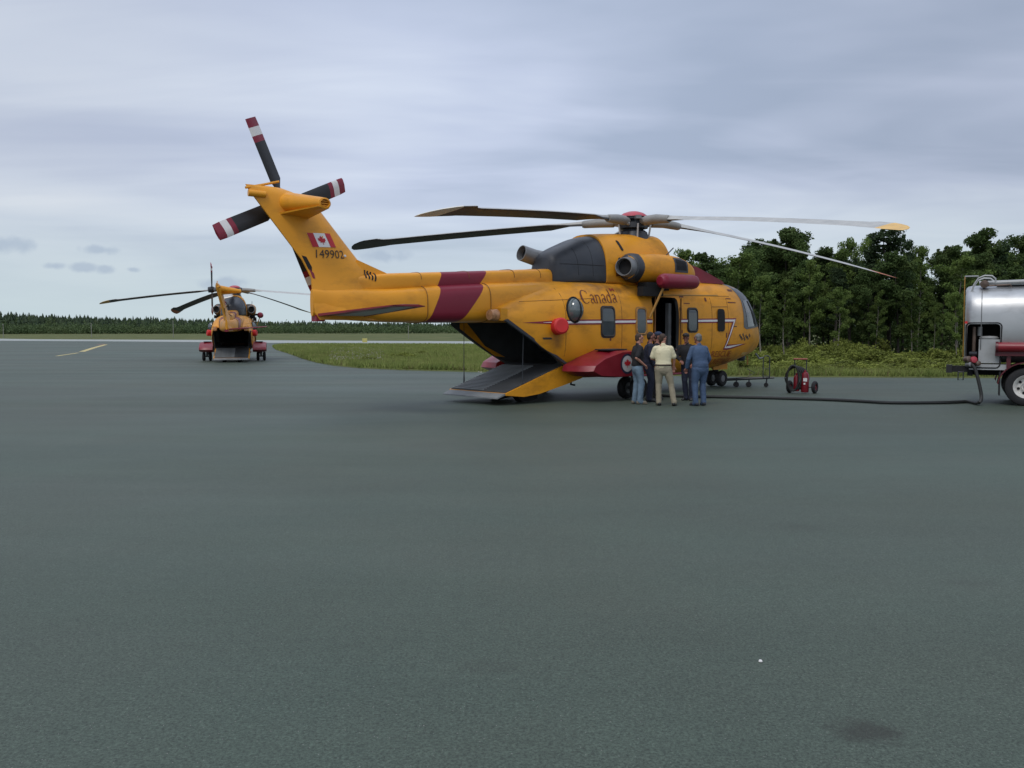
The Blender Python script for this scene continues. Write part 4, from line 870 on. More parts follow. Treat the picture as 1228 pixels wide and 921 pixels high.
# the trees that stand out, by where their tops show
SPEC = [('birch', 1, 824, 302, 60, .8, 'leafy tree rising behind the engine intake, seen just above the red hoist'), ('broad', 1, 846, 305, 63, 1.1, 'dark broadleaf tree above the cockpit roof'),
        ('birch', 2, 884, 306, 57, 1.1, 'pale leafed tree standing right behind the helicopter nose'), ('broad', 2, 905, 292, 64, 1.0, 'broadleaf tree between the nose and the tallest spruce'),
        ('spruce', 1, 908, 291, 66, 1.0, 'narrow spruce peeping out left of the tallest round crown'), ('broad', 3, 944, 277, 63, 1.25, 'tall round crowned dark tree under the upper rotor blade'),
        ('broad', 1, 928, 291, 64, .9, 'rounded tree leaning on the tall round crown, left of it'), ('broad', 4, 961, 293, 62, .9, 'rounded tree filling the notch right of the tall round crown'),
        ('birch', 3, 912, 332, 53, 1.0, 'short bright birch in front of the wood beside the nose'), ('birch', 1, 940, 337, 53, 1.0, 'short birch with slim pale trunk left of the wheeled extinguisher'),
        ('broad', 4, 985, 301, 61, 1.1, 'broad crown where the lower rotor blade crosses the wood'), ('birch', 4, 970, 318, 56, .9, 'leaning pale trunked birch above the wheeled extinguisher'),
        ('birch', 5, 1018, 287, 62, .55, 'thin sparse tree sticking up left of the black pine'), ('birch', 2, 1034, 284, 64, .55, 'second thin sparse tree close to the black pine'),
        ('pine', 1, 1064, 277, 60, 1.25, 'tall black green pine with tufted top, the darkest of the wood'), ('pine', 2, 1083, 284, 61, .7, 'slim pine against the right side of the tall black pine'),
        ('birch', 3, 1100, 297, 62, .7, 'leafy upright tree beside the gap in the treetops'), ('birch', 5, 1003, 345, 54, .9, 'low bright green birch in front of the dark pine wood'),
        ('broad', 1, 1128, 297, 64, 1.0, 'bushy crown right of the gap in the treetops'), ('broad', 2, 1145, 299, 66, 1.0, 'reddish topped crown left of the pointed tree above the tanker'),
        ('broad', 3, 1174, 279, 63, 1.05, 'pointed tall tree above the rear end of the tank truck'), ('spruce', 2, 1194, 290, 62, 1.0, 'dark spruce above the tank'), ('broad', 4, 1216, 287, 64, 1.1, 'broad tree above the tank at the right edge'),
        ('birch', 4, 1050, 352, 56, .7, 'white stemmed birch under the black pine'), ('birch', 1, 1093, 350, 56, .7, 'leaning white stemmed birch between pine and tank truck'), ('birch', 2, 1120, 362, 55, .6, 'small grey leafed birch left of the tank truck'), ('birch', 5, 1147, 350, 54, .7, 'slim birch touching the rear of the tank truck')]
for i, (k, v_, px, py, Y, wd, lb) in enumerate(SPEC):
    place_tree(k, v_, at(px, Y), Y, top_h(py, Y), lb, wd)
rn = random.Random(5)
def prof(px):                                             # height of the wood's outline above the nose .. right edge
    return np.interp(px, [800, 822, 868, 900, 945, 965, 1010, 1045, 1090, 1106, 1125, 1160, 1180, 1228, 1400], [345, 318, 316, 303, 294, 307, 304, 303, 300, 322, 306, 303, 292, 300, 300])
for i in range(84):
    Y = rn.choice([57, 60, 63, 66, 69, 73, 77, 82])+rn.uniform(-1.5, 1.5); px = 800+rn.random()*(560)*1.0
    if i % 2: px = 812+(i/84)*430+rn.uniform(-6, 6)
    k = rn.choice(['broad', 'broad', 'broad', 'birch', 'spruce', 'pine']); hpx = prof(px)+rn.uniform(1, 22)
    if abs(px-1106) < 10: hpx += 8
    zn = 'above the cockpit roof' if px < 880 else 'just right of the nose' if px < 935 else 'above the extinguisher' if px < 985 else 'left of the black pine' if px < 1045 else 'behind the black pine' if px < 1090 else 'between pine and tank truck' if px < 1150 else 'above the tank' if px < 1240 else 'beyond the right end of the view'
    kn = {'broad': 'broadleaf tree', 'birch': 'lighter leafed birch', 'spruce': 'pointed dark spruce', 'pine': 'dark tufted pine'}[k]
    place_tree(k, rn.randint(1, 5 if k == 'birch' else (4 if k == 'broad' else 2)), at(px, Y), Y, top_h(hpx, Y), kn+(' in mid wood, ' if Y < 68 else ' at the back of the wood, ')+zn, rn.uniform(.85, 1.2))
# dense undergrowth behind the first row keeps the wood dark
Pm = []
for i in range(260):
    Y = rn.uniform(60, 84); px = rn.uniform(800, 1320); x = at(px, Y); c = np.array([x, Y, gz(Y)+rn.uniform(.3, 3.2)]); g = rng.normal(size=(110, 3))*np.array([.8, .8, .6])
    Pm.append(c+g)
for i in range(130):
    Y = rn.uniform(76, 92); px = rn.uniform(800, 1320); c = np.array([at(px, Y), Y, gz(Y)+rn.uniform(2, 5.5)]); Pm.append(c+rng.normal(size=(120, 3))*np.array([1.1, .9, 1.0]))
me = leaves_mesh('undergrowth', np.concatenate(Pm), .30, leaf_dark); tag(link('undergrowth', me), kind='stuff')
# shrubs in front of the wood
BUSH = []
for v_ in range(5):
    P_ = []
    r_ = random.Random(40+v_); m = MB()
    for k in range(16):
        a = r_.uniform(0, 2*PI); ln = r_.uniform(.15, .85); p1 = Vector((math.cos(a)*ln, math.sin(a)*ln*.8, r_.uniform(.35, 1.25)*(1.1-ln*.5))); m.tube([(p1.x*.1, p1.y*.1, -.05), p1*.5+Vector((0, 0, .1)), p1], [.02, .013, .005], 4)
        n = 90; g = rng.normal(size=(n, 3)); g /= np.linalg.norm(g, axis=1)[:, None]; P_.append(np.array(p1)*np.array([1, 1, .82])+g*rng.uniform(.1, 1, n)[:, None]**.6*np.array([.30, .30, .27])*r_.uniform(.7, 1.2))
    o = m.build('stems', barkd); st_ = o.data; bpy.data.objects.remove(o); BUSH.append((st_, leaves_mesh('foliage', np.concatenate(P_), .12, leaf_bush, (1.3, 1.3, 1.3))))
def place_bush(x, y, s, hs, label):
    t = thing('shrub', label, 'shrub', (x, y, gz(y)+.02), random.uniform(0, 6.28), 'shrubs on the grass verge'); t.scale = (s, s, hs); v_ = random.randrange(5)
    for nm, me_ in zip(('stems', 'foliage'), BUSH[v_]):
        o = bpy.data.objects.new(nm, me_); C.objects.link(o); o.parent = t
    return t
nb = 0
for Y, n, tops in ((41, 10, 440), (43.5, 14, 435), (46, 15, 428), (49, 17, 422), (52, 20, 415), (54.5, 24, 410)):
    for k in range(n):
        px = 892+(k+rn.uniform(.1, .9))/n*(300 if Y > 45 else 260); y_ = Y+rn.uniform(-1.5, 1.5); x = at(px, y_)
        tp_ = tops+rn.uniform(-5, 7)+6*math.sin(px*.03); hh = max(.35, CAMH+(HOR-tp_)/FPX*y_-gz(y_)); row = {41: 'lowest front row of the thicket', 43.5: 'second row of the thicket', 43: 'second row of the thicket', 46: 'middle of the thicket', 49: 'upper middle of the thicket', 52: 'back of the thicket', 54.5: 'rearmost row, against the trunks'}[Y]
        zn = 'beside the helicopter nose' if px < 930 else 'behind the wheeled extinguisher' if px < 985 else 'right of the extinguisher' if px < 1040 else 'halfway to the tank truck' if px < 1090 else 'left of the tank truck' if px < 1150 else 'behind the tank truck'
        place_bush(x, y_, rn.uniform(.8, 1.6), hh/1.25*rn.uniform(.75, 1.2), 'green shrub '+zn+', '+row); nb += 1
for k in range(46):
    y_ = rn.uniform(38.3, 42); px = rn.uniform(880, 1170); place_bush(at(px, y_), y_, rn.uniform(.5, .9), rn.uniform(.22, .5), 'low weed clump at the apron edge '+('near the helicopter nose' if px < 950 else 'behind the extinguisher' if px < 1010 else 'left of the tank truck' if px < 1120 else 'behind the hose coupling'))
for px, py, hh, lb in ((484, 426, .55, 'dark weed clump in the middle of the grass island'), (506, 421, .35, 'weed clump on the grass island under the tail boom'), (443, 430, .35, 'pale low weed near the rounded edge of the grass island')):
    x, y_ = gp(px, py+6); place_bush(x, y_, 1.1, hh, lb)
# grass blades on verge and island
def inside(P_, poly):
    x, y_ = P_[:, 0], P_[:, 1]; c = np.zeros(len(P_), bool); j = len(poly)-1
    for i in range(len(poly)):
        xi, yi = poly[i]; xj, yj = poly[j]
        c ^= ((yi > y_) != (yj > y_)) & (x < (xj-xi)*(y_-yi)/(yj-yi+1e-12)+xi); j = i
    return c
def blades(name, n, region, hmin, hmax, m, w=.03, clump=None):
    P_ = region(n); P_ = P_[inside(P_, verge_poly)]; n = len(P_); z = np.interp(P_[:, 1], YS, ZS)+.02
    a = rng.uniform(0, 2*PI, n); hh = rng.uniform(hmin, hmax, n); lx, ly = rng.normal(size=(2, n))*.35*hh
    wv = (w*(.6+rng.random(n)*P_[:, 1]/60))
    dx, dy = np.cos(a)*wv, np.sin(a)*wv
    v = np.stack([np.stack([P_[:, 0]-dx, P_[:, 1]-dy, z], 1), np.stack([P_[:, 0]+dx, P_[:, 1]+dy, z], 1), np.stack([P_[:, 0]+lx, P_[:, 1]+ly, z+hh], 1)], 1).reshape(-1, 3)
    return tag(link(name, quads(name, v, m, 3)), kind='stuff')
grs = leaf_mat('verge_grass', (.115, .155, .042), (.18, .215, .060), (.27, .28, .10), .3, .35)
grs2 = leaf_mat('dry_grass', (.13, .10, .045), (.18, .15, .07), (.24, .21, .10), .3, .3)
def reg(px0, px1, y0, y1):
    def f(n):
        Y = y0+(y1-y0)*rng.random(n)**1.3; return np.stack([(px0+(px1-px0)*rng.random(n)-CX)/FPX*Y, Y], 1)
    return f
blades('verge_grass', 130000, reg(560, 1300, 36, 58), .12, .40, grs)
blades('island_grass', 150000, reg(320, 700, 44, 150), .15, .42, grs, .045)
blades('dry_grass', 26000, reg(320, 1300, 36, 120), .15, .45, grs2, .03)
# white-ish wild flowers and stones at the verge foot
gv = mat('verge_gravel', (.34, .32, .27), .9, var=.3)
m = MB()
for k in range(900):
    px = rn.choice([rn.uniform(876, 940), rn.uniform(876, 960), rn.uniform(560, 1150), rn.uniform(395, 460)]); y_ = 41.5+rn.random()**2*5 if px > 560 else gp(px, rn.uniform(420, 438))[1]; x = at(px, y_); s = rn.uniform(.03, .10); z = gz(y_)+.05
    if px > 560: m.add([(x+s*rn.uniform(-1, 1), y_+s*rn.uniform(-1, 1), z-.03) for _ in range(3)]+[(x, y_, z+s*rn.uniform(.3, 1.1))], [(0, 1, 3), (1, 2, 3), (2, 0, 3)])
    else: m.add([(x-s*.5, y_, z+.3), (x+s*.5, y_, z+.3), (x, y_, z+.36)], [(0, 1, 2)])
tag(m.build('gravel', gv), kind='stuff')
# the far wood behind the field
def far_wood():
    V = []; Q = []
    def conifer(x, y_, z, h, r_):
        n = 5
        for k in range(n):
            f0 = .10+.9*k/n; zz = z+h*f0; rr_ = r_*(1.05-f0); dz = h*.30
            a0 = rng.uniform(0, 6.28)
            for j in range(6):
                a = a0+j*PI/3+rng.uniform(-.3, .3); rj = rr_*rng.uniform(.6, 1.25); w = .5
                V.append([(x+rj*math.cos(a-w), y_+rj*math.sin(a-w), zz-h*.03*rng.random()), (x+rj*math.cos(a+w), y_+rj*math.sin(a+w), zz-h*.05*rng.random()), (x, y_, min(zz+dz, z+h))])
    for i in range(2100):
        px = rng.uniform(-60, 900); Y = rng.uniform(0, 1)**.7*90+np.interp(px, [0, 300, 620, 900], [330, 390, 430, 450]); top = np.interp(px, [0, 60, 130, 210, 330, 420, 560, 900], [374, 377, 379, 380, 384, 385, 386, 386])
        z = gz(Y); h = (CAMH+(HOR-top)/FPX*Y-z)*rng.choice([.72, .8, .86, .92, .98, 1.06], p=[.14, .22, .26, .22, .12, .04]); x = (px-CX)/FPX*Y
        conifer(x, Y, z, h, h*rng.uniform(.16, .34))
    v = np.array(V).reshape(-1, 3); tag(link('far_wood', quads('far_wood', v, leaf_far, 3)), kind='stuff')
    P_ = []
    for i in range(900):
        px = rng.uniform(-60, 900); Y = np.interp(px, [0, 300, 620, 900], [318, 375, 415, 435])+rng.uniform(-8, 25); h = rng.uniform(1.5, 4.2); x = (px-CX)/FPX*Y
        P_.append(np.array([x, Y, gz(Y)+h*.55])+rng.normal(size=(90, 3))*np.array([2.2, 1.5, h*.26]))
    for i in range(500):
        px = rng.uniform(-60, 900); Y = np.interp(px, [0, 300, 620, 900], [350, 420, 460, 480])+rng.uniform(-8, 35); top = np.interp(px, [0, 60, 130, 210, 330, 420, 560, 900], [374, 377, 379, 380, 384, 385, 386, 386]); h = (CAMH+(HOR-top)/FPX*Y-gz(Y))*rng.uniform(.45, .92); x = (px-CX)/FPX*Y
        g = rng.normal(size=(110, 3)); g /= np.linalg.norm(g, axis=1)[:, None]; P_.append(np.array([x, Y, gz(Y)+h*.72])+g*rng.uniform(.1, 1, 110)[:, None]**.5*np.array([h*.26, 1.5, h*.28]))
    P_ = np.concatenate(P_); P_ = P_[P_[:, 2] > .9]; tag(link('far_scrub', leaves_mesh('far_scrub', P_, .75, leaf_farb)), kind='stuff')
far_wood()
# marker poles at the edge of the far field
for px, yt, yb, Y, lb in ((5, 389, 401, 250, 'pale marker pole at the left end of the far field'), (110.5, 388, 400.5, 250, 'pale marker pole before the far wood, left of the distant helicopter rotor tip'), (208.5, 385, 401, 250, 'faint pole before the far wood under the distant drooping rotor blade'), (490, 391, 406, 240, 'white pole in the far field seen below the tail boom')):
    h = CAMH+(HOR-yt)/FPX*Y-gz(Y); t = MB(); t.tube([(at(px, Y), Y, gz(Y)-.3), (at(px, Y), Y, gz(Y)+h)], .09, 6); t.box((at(px, Y), Y, gz(Y)+h), (.25, .2, .2)); tag(t.build('marker_pole', mat('pole_paint', (.22, .22, .19), .7)), lb, 'pole', 'marker poles in the far field')
x, y_ = gp(437.5, 410.5); t = MB(); t.box((x, y_, gz(y_)+.35), (.9, .3, .8)); t.tube([(x-.3, y_, gz(y_)-.1), (x-.3, y_, gz(y_)+.2)], .05, 6); tag(t.build('taxiway_marker', mat('marker_yellow', (.45, .40, .12), .6)), 'small yellowish marker board at the edge of the taxiway beyond the grass island', 'sign')
# ---------------------------------------------------------------- helicopters
ROTOR1 = [(-98.2, 4.14, tipy), (-25.0, 3.76, tipo), (125.9, 4.66, bladem), (-168.0, 4.54, tipg), (52, 4.15, tipy)]
heli1 = make_helicopter()
heli2 = copy_tree(heli1)
heli2['label'] = 'distant yellow helicopter seen from behind on the left, parked beyond the open apron'
PS2 = R(104.5); X2, Y2 = at(283, 66), 66.0
heli2.location = (X2, Y2, gz(Y2)); heli2.rotation_euler = (0, 0, PS2)
bls = [next(o for o in heli2.children if o.data == q[0]) for q in BLADES]; cfs = [next(o for o in heli2.children if o.data == q[1]) for q in BLADES]
AZ2 = [68, 140, -4, -76, 197]; TILT2 = [2.8, .6, 1.0, 2.0, .0]
for b, c, (az1, zt, tc_), az, ti in zip(bls, cfs, ROTOR1, AZ2, TILT2):
    hb_ = Matrix.Translation((0, 0, 5.17)); M_ = hb_ @ Matrix.Rotation(R(az-104.5), 4, 'Z') @ Matrix.Rotation(R(ti), 4, 'Y') @ Matrix.Rotation(R(-az1), 4, 'Z') @ hb_.inverted()
    for o in (b, c): o.matrix_basis = M_
for o in [o for o in heli2.children if o.name.startswith('tail_rotor_blade')]:   # turn the tail rotor a little
    ax = Matrix.Translation((-11.18, .80, 4.68)) @ Matrix.Rotation(R(12), 4, 'Z') @ Matrix.Rotation(R(-6), 4, 'X')
    o.matrix_basis = Matrix.Translation((-11.18, .80, 4.68)) @ Matrix.Rotation(R(3.3), 4, 'Z') @ Matrix.Rotation(R(-22), 4, 'Y') @ ax.inverted()
# ---------------------------------------------------------------- tank truck
alu = mat('brushed_tank_aluminium', (.46, .47, .475), .43, metal=.8, var=.08, scale=1.2, dirt=((.16, .16, .15), .45), bump=.04, bscale=3)
alud = mat('pump_box_grey', (.36, .37, .37), .5, metal=.2, var=.12, dirt=((.12, .12, .11), .4))
fend = mat('fender_maroon', (.085, .008, .014), .4)
pipe = mat('tarnished_pipe', (.14, .10, .08), .5, metal=.5, var=.4)
rimw = mat('white_rim', (.62, .61, .58), .5, var=.1, dirt=((.12, .09, .07), .5), dscale=6)
truck = thing('fuel_truck', 'silver tank truck with dark red fender entering the picture at the right edge', 'truck', (11.52, 22.6, 0), R(-27))
def tsec(x, k, dz=0, n=44):
    return [(x, 1.2+(y-0)*k, z) for (x_, y, z) in sel(0, 1.2, 1.05+(1-k)*.5, 3.06-(1-k)*.6, 2.15, 3.6, 2.7, n)]
tk = MB().rings([tsec(0.0, .80), tsec(.02, .90), tsec(.07, .965), tsec(.15, .995), tsec(.3, 1), tsec(2, 1), tsec(5.9, 1), tsec(6.1, .96), tsec(6.15, .85)]).build('tank', [alu, dark], truck, ang=40)
for p in tk.data.polygons: p.material_index = 0
cc = MB().prism(rrect(.43, 1.50, .74, 1.10, .09), -.3, .75).build('c', [alu, dark])
for p in cc.data.polygons: p.material_index = 1
boolean(tk, [cc], 40)
rim_pts = [(x, .0, z) for x, z in rrect(.43, 1.50, .76, 1.12, .10)]
tb_ = bvh_of(tk)
pts = []
for x, y, z in rim_pts:
    h = tb_.ray_cast(Vector((x+(.43-x)*-.05, -2, z+(1.5-z)*-.03)), Vector((0, 1, 0))); pts.append(h[0] if h[0] and h[0].y < .4 else Vector((x, .05, z)))
MB().tube(pts+[pts[0]], .018, 6, caps=False).build('locker_rim', black, truck)
MB().box((.58, .35, 1.36), (.50, .52, .60)).build('pump_box', alud, truck, bevel=.02)
MB().lathe([(.0, 1.66), (.21, 1.66), (.23, 1.70), (.18, 1.74), (.0, 1.75)], Matrix.Translation((.56, .30, 0)), 20).build('filter_housing', alud, truck)
MB().tube([(.22, .25, 1.15), (.22, .25, 1.98)], .045, 10).build('standpipe', pipe, truck)
MB().tube([(.35, .38, 1.75), (.35, .38, 1.98)], .06, 10).build('standpipe', alud, truck)
MB().tube([(.13, .2, 1.30), (.3, .15, 1.30)], .05, 10).build('pump_valve', dgrey, truck)
for x in (.37, 2.4, 4.3):
    r_ = tsec(x, 1.003); MB().tube(r_+[r_[0]], .010, 4, caps=False).build('tank_band', mgrey, truck)
MB().tube([(.03, .02, 2.09), (.03, -.03, 2.09)], .035, 12).build('marker_light', bred, truck)
# walkway, guard hoops and top pipe
MB().box((3.3, 1.0, 3.06), (5.2, .9, .04)).build('walkway', alud, truck)
MB().tube([(.30, .55, 3.10), (5.5, .5, 3.20)], .055, 10).build('top_pipe', alud, truck)
MB().tube([(.42, .40, 3.02), (1.0, .38, 3.04), (1.02, .38, 2.98)], .02, 8).build('top_bracket', pipe, truck)
for (x0, y0) in ((.06, .35), (.06, 1.6)):
    MB().tube([(x0+.05, y0, 2.78), (x0+.12, y0, 3.05), (x0+.22, y0, 3.22), (x0+.36, y0, 3.28), (x0+.52, y0, 3.27), (x0+.60, y0, 3.20), (x0+.61, y0, 3.08)], .022, 8).build('guard_hoop', alud, truck)
MB().tube([(.28, .35, 3.27), (-.02, .5, 3.28), (-.04, 1.6, 3.26)], .018, 8).build('guard_rail', alud, truck)
MB().lathe([(.02, -.1), (.10, -.08), (.10, .08), (.02, .1)], axis_M((.42, .42, 3.07), (0, 1, 0)), 14).build('top_valve', pipe, truck)
MB().tube([(-.02, .55, 1.2), (-.03, .55, 3.0), (-.03, .5, 3.27)], .012, 6).build('rear_rail', pole_brown, truck)
MB().box((3.1, .75, .86), (5.8, .14, .26)).build('chassis_rail', dark, truck); MB().box((3.1, 1.65, .86), (5.8, .14, .26)).build('chassis_rail', dark, truck)
MB().box((.55, .5, .96), (.85, .9, .14)).build('locker_floor', alud, truck)
MB().box((.15, 1.2, .84), (.12, 2.1, .22)).build('rear_crossmember', dark, truck)
MB().box((-.10, .22, .90), (.55, .22, .16)).build('bumper_end', dark, truck, bevel=.02)
MB().box((-.33, .22, .90), (.14, .34, .20)).build('bumper_pad', black, truck, bevel=.03)
MB().tube([(-.12, .1, .82), (-.12, .1, .62), (.0, .1, .62), (.0, .1, .82), (-.12, .1, .82)], .018, 6, caps=False).build('hose_hook', dgrey, truck)
for (x, z, r_, m_) in ((.08, 1.16, .07, pipe), (.20, 1.14, .08, hubred), (.30, 1.05, .06, pipe), (.12, 1.02, .06, mgrey)):
    MB().lathe([(.02, -.10), (r_, -.08), (r_, .08), (.02, .1)], axis_M((x, .0, z), (.5, -.8, .1)), 14).build('hose_coupling', m_, truck)
# side pipe and fenders, wheels
MB().box((3.3, .02, 1.30), (5.2, .16, .10)).build('side_beam', fend, truck, bevel=.02)
MB().tube([(.72, -.06, 1.47), (5.6, -.06, 1.47)], .12, 16).build('hose_tube', red, truck)
MB().tube([(.70, -.06, 1.47), (.76, -.06, 1.47)], .135, 16).build('tube_cap', fend, truck)
for x in (1.0, 2.6): MB().box((x, .05, 1.12), (.09, .1, .34)).build('beam_bracket', fend, truck)
for xw in (1.40, 2.68):
    arc = [(xw+.64*math.cos(a), .50+.60*math.sin(a)) for a in np.linspace(PI*.97, .03*PI, 14)]
    for y0 in (-.02, 1.85):
        MB().rings([[(x, y0, z), (x, y0+.55, z), (x*.97+xw*.03, y0+.55, z-.03), (x*.97+xw*.03, y0, z-.03)] for x, z in arc]).build('fender', fend, truck)
    for yw in (.06, .40, 1.85, 2.19):
        Mw = axis_M((xw, yw+.12, .48), (0, -1, 0)); w = MB().tyre([(.27, -.11), (.29, -.12), (.40, -.13), (.46, -.10), (.48, -.04), (.48, .04), (.46, .10), (.40, .13), (.29, .12), (.27, .11)], Mw, 40).build('wheel', black, truck)
        MB().lathe([(.02, .02), (.09, .02), (.10, .06), (.12, -.02), (.20, -.03), (.25, .09), (.285, .125), (.30, .10), (.28, -.1), (.02, -.1)] , Mw, 30).build('wheel_rim', rimw, w)
        if yw == .06:
            for k in range(6):
                a = k*PI/3+.3; p = Mw @ Vector((.165*math.cos(a), .165*math.sin(a), -.015)); MB().lathe([(.0, .0), (.035, .0), (.035, .006), (.0, .008)], axis_M(p, Mw.to_3x3() @ Vector((0, 0, 1))), 10).build('rim_hole', dark, w)
            MB().lathe([(.0, .0), (.055, .01), (.05, .05), (.0, .06)], axis_M(Mw @ Vector((0, 0, .05)), Mw.to_3x3() @ Vector((0, 0, 1))), 14).build('hub_cap', mgrey, w)
MB().box((.82, .27, .55), (.03, .55, .60)).build('mud_flap', black, truck)
cabm = mat('cab_white', (.6, .6, .6), .35)
MB().prism([(6.45, .55), (6.45, 2.75), (6.6, 2.85), (8.0, 2.85), (8.35, 1.9), (9.6, 1.75), (9.8, .6)], .1, 2.3).build('cab', cabm, truck, bevel=.05)
MB().prism([(7.2, 1.9), (7.2, 2.6), (7.95, 2.6), (8.2, 1.9)], .08, 2.32).build('cab_window', glass, truck)
for yw in (.15, 2.1): MB().lathe([(.28, -.12), (.42, -.13), (.48, -.04), (.48, .04), (.42, .13), (.28, .12)], axis_M((8.8, yw, .48), (0, -1, 0)), 30).build('wheel', black, truck)
# ---------------------------------------------------------------- hose on the ground
hosem = mat('black_hose', (.014, .015, .014), .55)
TM = Matrix.Translation((11.52, 22.6, 0)) @ Matrix.Rotation(R(-27), 4, 'Z')
a0 = TM @ Vector((.16, -.05, 1.04))
hp = [a0, TM @ Vector((.26, -.10, .92)), TM @ Vector((.36, -.16, .55)), TM @ Vector((.42, -.2, .22)), TM @ Vector((.36, -.28, .07))]
for px, py in ((1160, 484.2), (1140, 485.0), (1115, 485.4), (1090, 485.6), (1062, 485.3), (1035, 483.8), (1005, 482.2), (975, 481), (945, 480.2), (910, 479.2), (880, 478.6), (850, 478), (820, 477.4), (796, 476.8), (786, 475.5), (778, 474)):
    x, y_ = gp(px, py-.5); hp.append(Vector((x, y_, .045)))
def smooth_path(p, n=4):
    o = []
    for i in range(len(p)-1):
        p0, p1, p2, p3 = p[max(i-1, 0)], p[i], p[i+1], p[min(i+2, len(p)-1)]
        for k in range(n):
            t_ = k/n; o.append(.5*((2*p1)+(-p0+p2)*t_+(2*p0-5*p1+4*p2-p3)*t_*t_+(-p0+3*p1-3*p2+p3)*t_**3))
    return o+[p[-1]]
tag(MB().tube(smooth_path(hp), .042, 10).build('fuel_hose', hosem), 'long black fuel hose lying on the asphalt from the tank truck to the helicopter', 'hose')
# ---------------------------------------------------------------- wheeled extinguisher
fex = thing('wheeled_extinguisher', 'red wheeled fire extinguisher with black hose coil standing alone on the apron', 'extinguisher', (at(960, 26.6), 26.6, 0), R(-20))
exr = mat('extinguisher_red', (.17, .006, .013), .35, dirt=((.08, .01, .01), .3)); 
for x, z0, h_, r_ in ((.14, .03, .62, .115), (-.10, .06, .50, .09)):
    MB().lathe([(.02, z0), (r_*.9, z0+.01), (r_, z0+.05), (r_, z0+h_-.10), (r_*.75, z0+h_-.03), (r_*.3, z0+h_), (.03, z0+h_+.05), (.0, z0+h_+.06)], Matrix.Translation((x, -.03, 0)), 22).build('cylinder', exr, fex)
MB().box((.15, -.152, .42), (.11, .012, .10)).build('label_plate', white, fex)
MB().box((.13, -.155, .30), (.05, .01, .05)).build('label_plate', white, fex)
for k in range(5):
    ox = -.20+.028*k; rr_ = .30-.012*k
    MB().tube([(ox+(.17+.04*k)*math.cos(a)*1.0, -.13+.035*k, .46+(rr_+.08)*math.sin(a)) for a in np.linspace(0, 2*PI, 26)], .030, 7, caps=False).build('hose_loop', hosem, fex)
MB().tube([(-.38, -.1, .46), (-.44, -.12, .45)], .03, 8).build('nozzle', dgrey, fex)
for x in (-.16, .17): MB().tube([(x, .08, .10), (x, .10, .80), (x*1.05, .05, 1.02)], .016, 8).build('frame_post', dgrey, fex)
MB().tube([(-.20, .05, 1.03), (.20, .05, 1.03)], .024, 8).build('handle', mat('handle_orange', (.26, .05, .03), .5), fex)
MB().tube([(-.2, .08, .16), (.42, .08, .19)], .018, 8).build('axle', dgrey, fex)
for x in (.42, -.30):
    Mw = axis_M((x, .08, .19), (1, -.35, 0)); w = MB().tyre([(.10, -.045), (.16, -.05), (.19, -.02), (.19, .02), (.16, .05), (.10, .045)], Mw, 26).build('wheel', black, fex)
    MB().lathe([(.01, -.03), (.035, -.04), (.05, -.01), (.09, -.02), (.12, -.035), (.12, .035), (.09, .02), (.05, .01), (.035, .04), (.01, .03)], Mw, 20).build('wheel_rim', exr, w)
# ---------------------------------------------------------------- tow bar
NW = Vector((HX, HY, 0))+FW*4.4
tow = thing('tow_bar', 'dark aircraft tow bar on small wheels attached to the nose gear', 'tow bar', (7.4, 29.6, 0), 0)
L0 = Vector((7.4, 29.6, 0)); tip_ = Vector((at(929, 29.3), 29.3, .33))-L0; rt_ = Vector((at(872, 29.75), 29.75, .24))-L0
MB().tube([rt_, rt_.lerp(tip_, .5)+Vector((0, 0, .01)), tip_.lerp(rt_, .12), tip_], [.045, .05, .035, .03], 8).build('bar', dgrey, tow)
MB().tube([rt_.lerp(tip_, .1)+Vector((0, .18, -.02)), rt_.lerp(tip_, .62)+Vector((0, .02, 0))], .03, 8).build('side_bar', dgrey, tow)
hx = at(919, 29.3)-7.4
MB().tube([(hx-.10, -.3, .34), (hx-.10, -.3, 1.0), (hx-.05, -.3, 1.05), (hx+.06, -.3, 1.05), (hx+.11, -.3, 1.0), (hx+.11, -.3, .34)], .018, 8).build('handle_hoop', dgrey, tow)
for z in (.62, .38): MB().tube([(hx-.10, -.3, z), (hx+.11, -.3, z)], .012, 6).build('hoop_rung', dgrey, tow)
MB().tube([(at(897, 29.5)-7.4, -.1, .36), (at(902, 29.5)-7.4+.1, -.1, .48-.0), (at(896, 29.5)-7.4, -.1, .62)], .014, 6).build('lever', dgrey, tow)
for px, s in ((884, 1), (899, 1), (920, .8)):
    x = at(px, 29.5)-7.4; MB().tube([(x, -.1, .30), (x-.02, -.1, .10)], .025, 6).build('caster_leg', dgrey, tow)
    MB().lathe([(.02, -.035), (.08*s, -.035), (.095*s, 0), (.08*s, .035), (.02, .035)], axis_M((x-.02, -.1, .095*s), (.2, 1, 0)), 16).build('caster_wheel', black, tow)
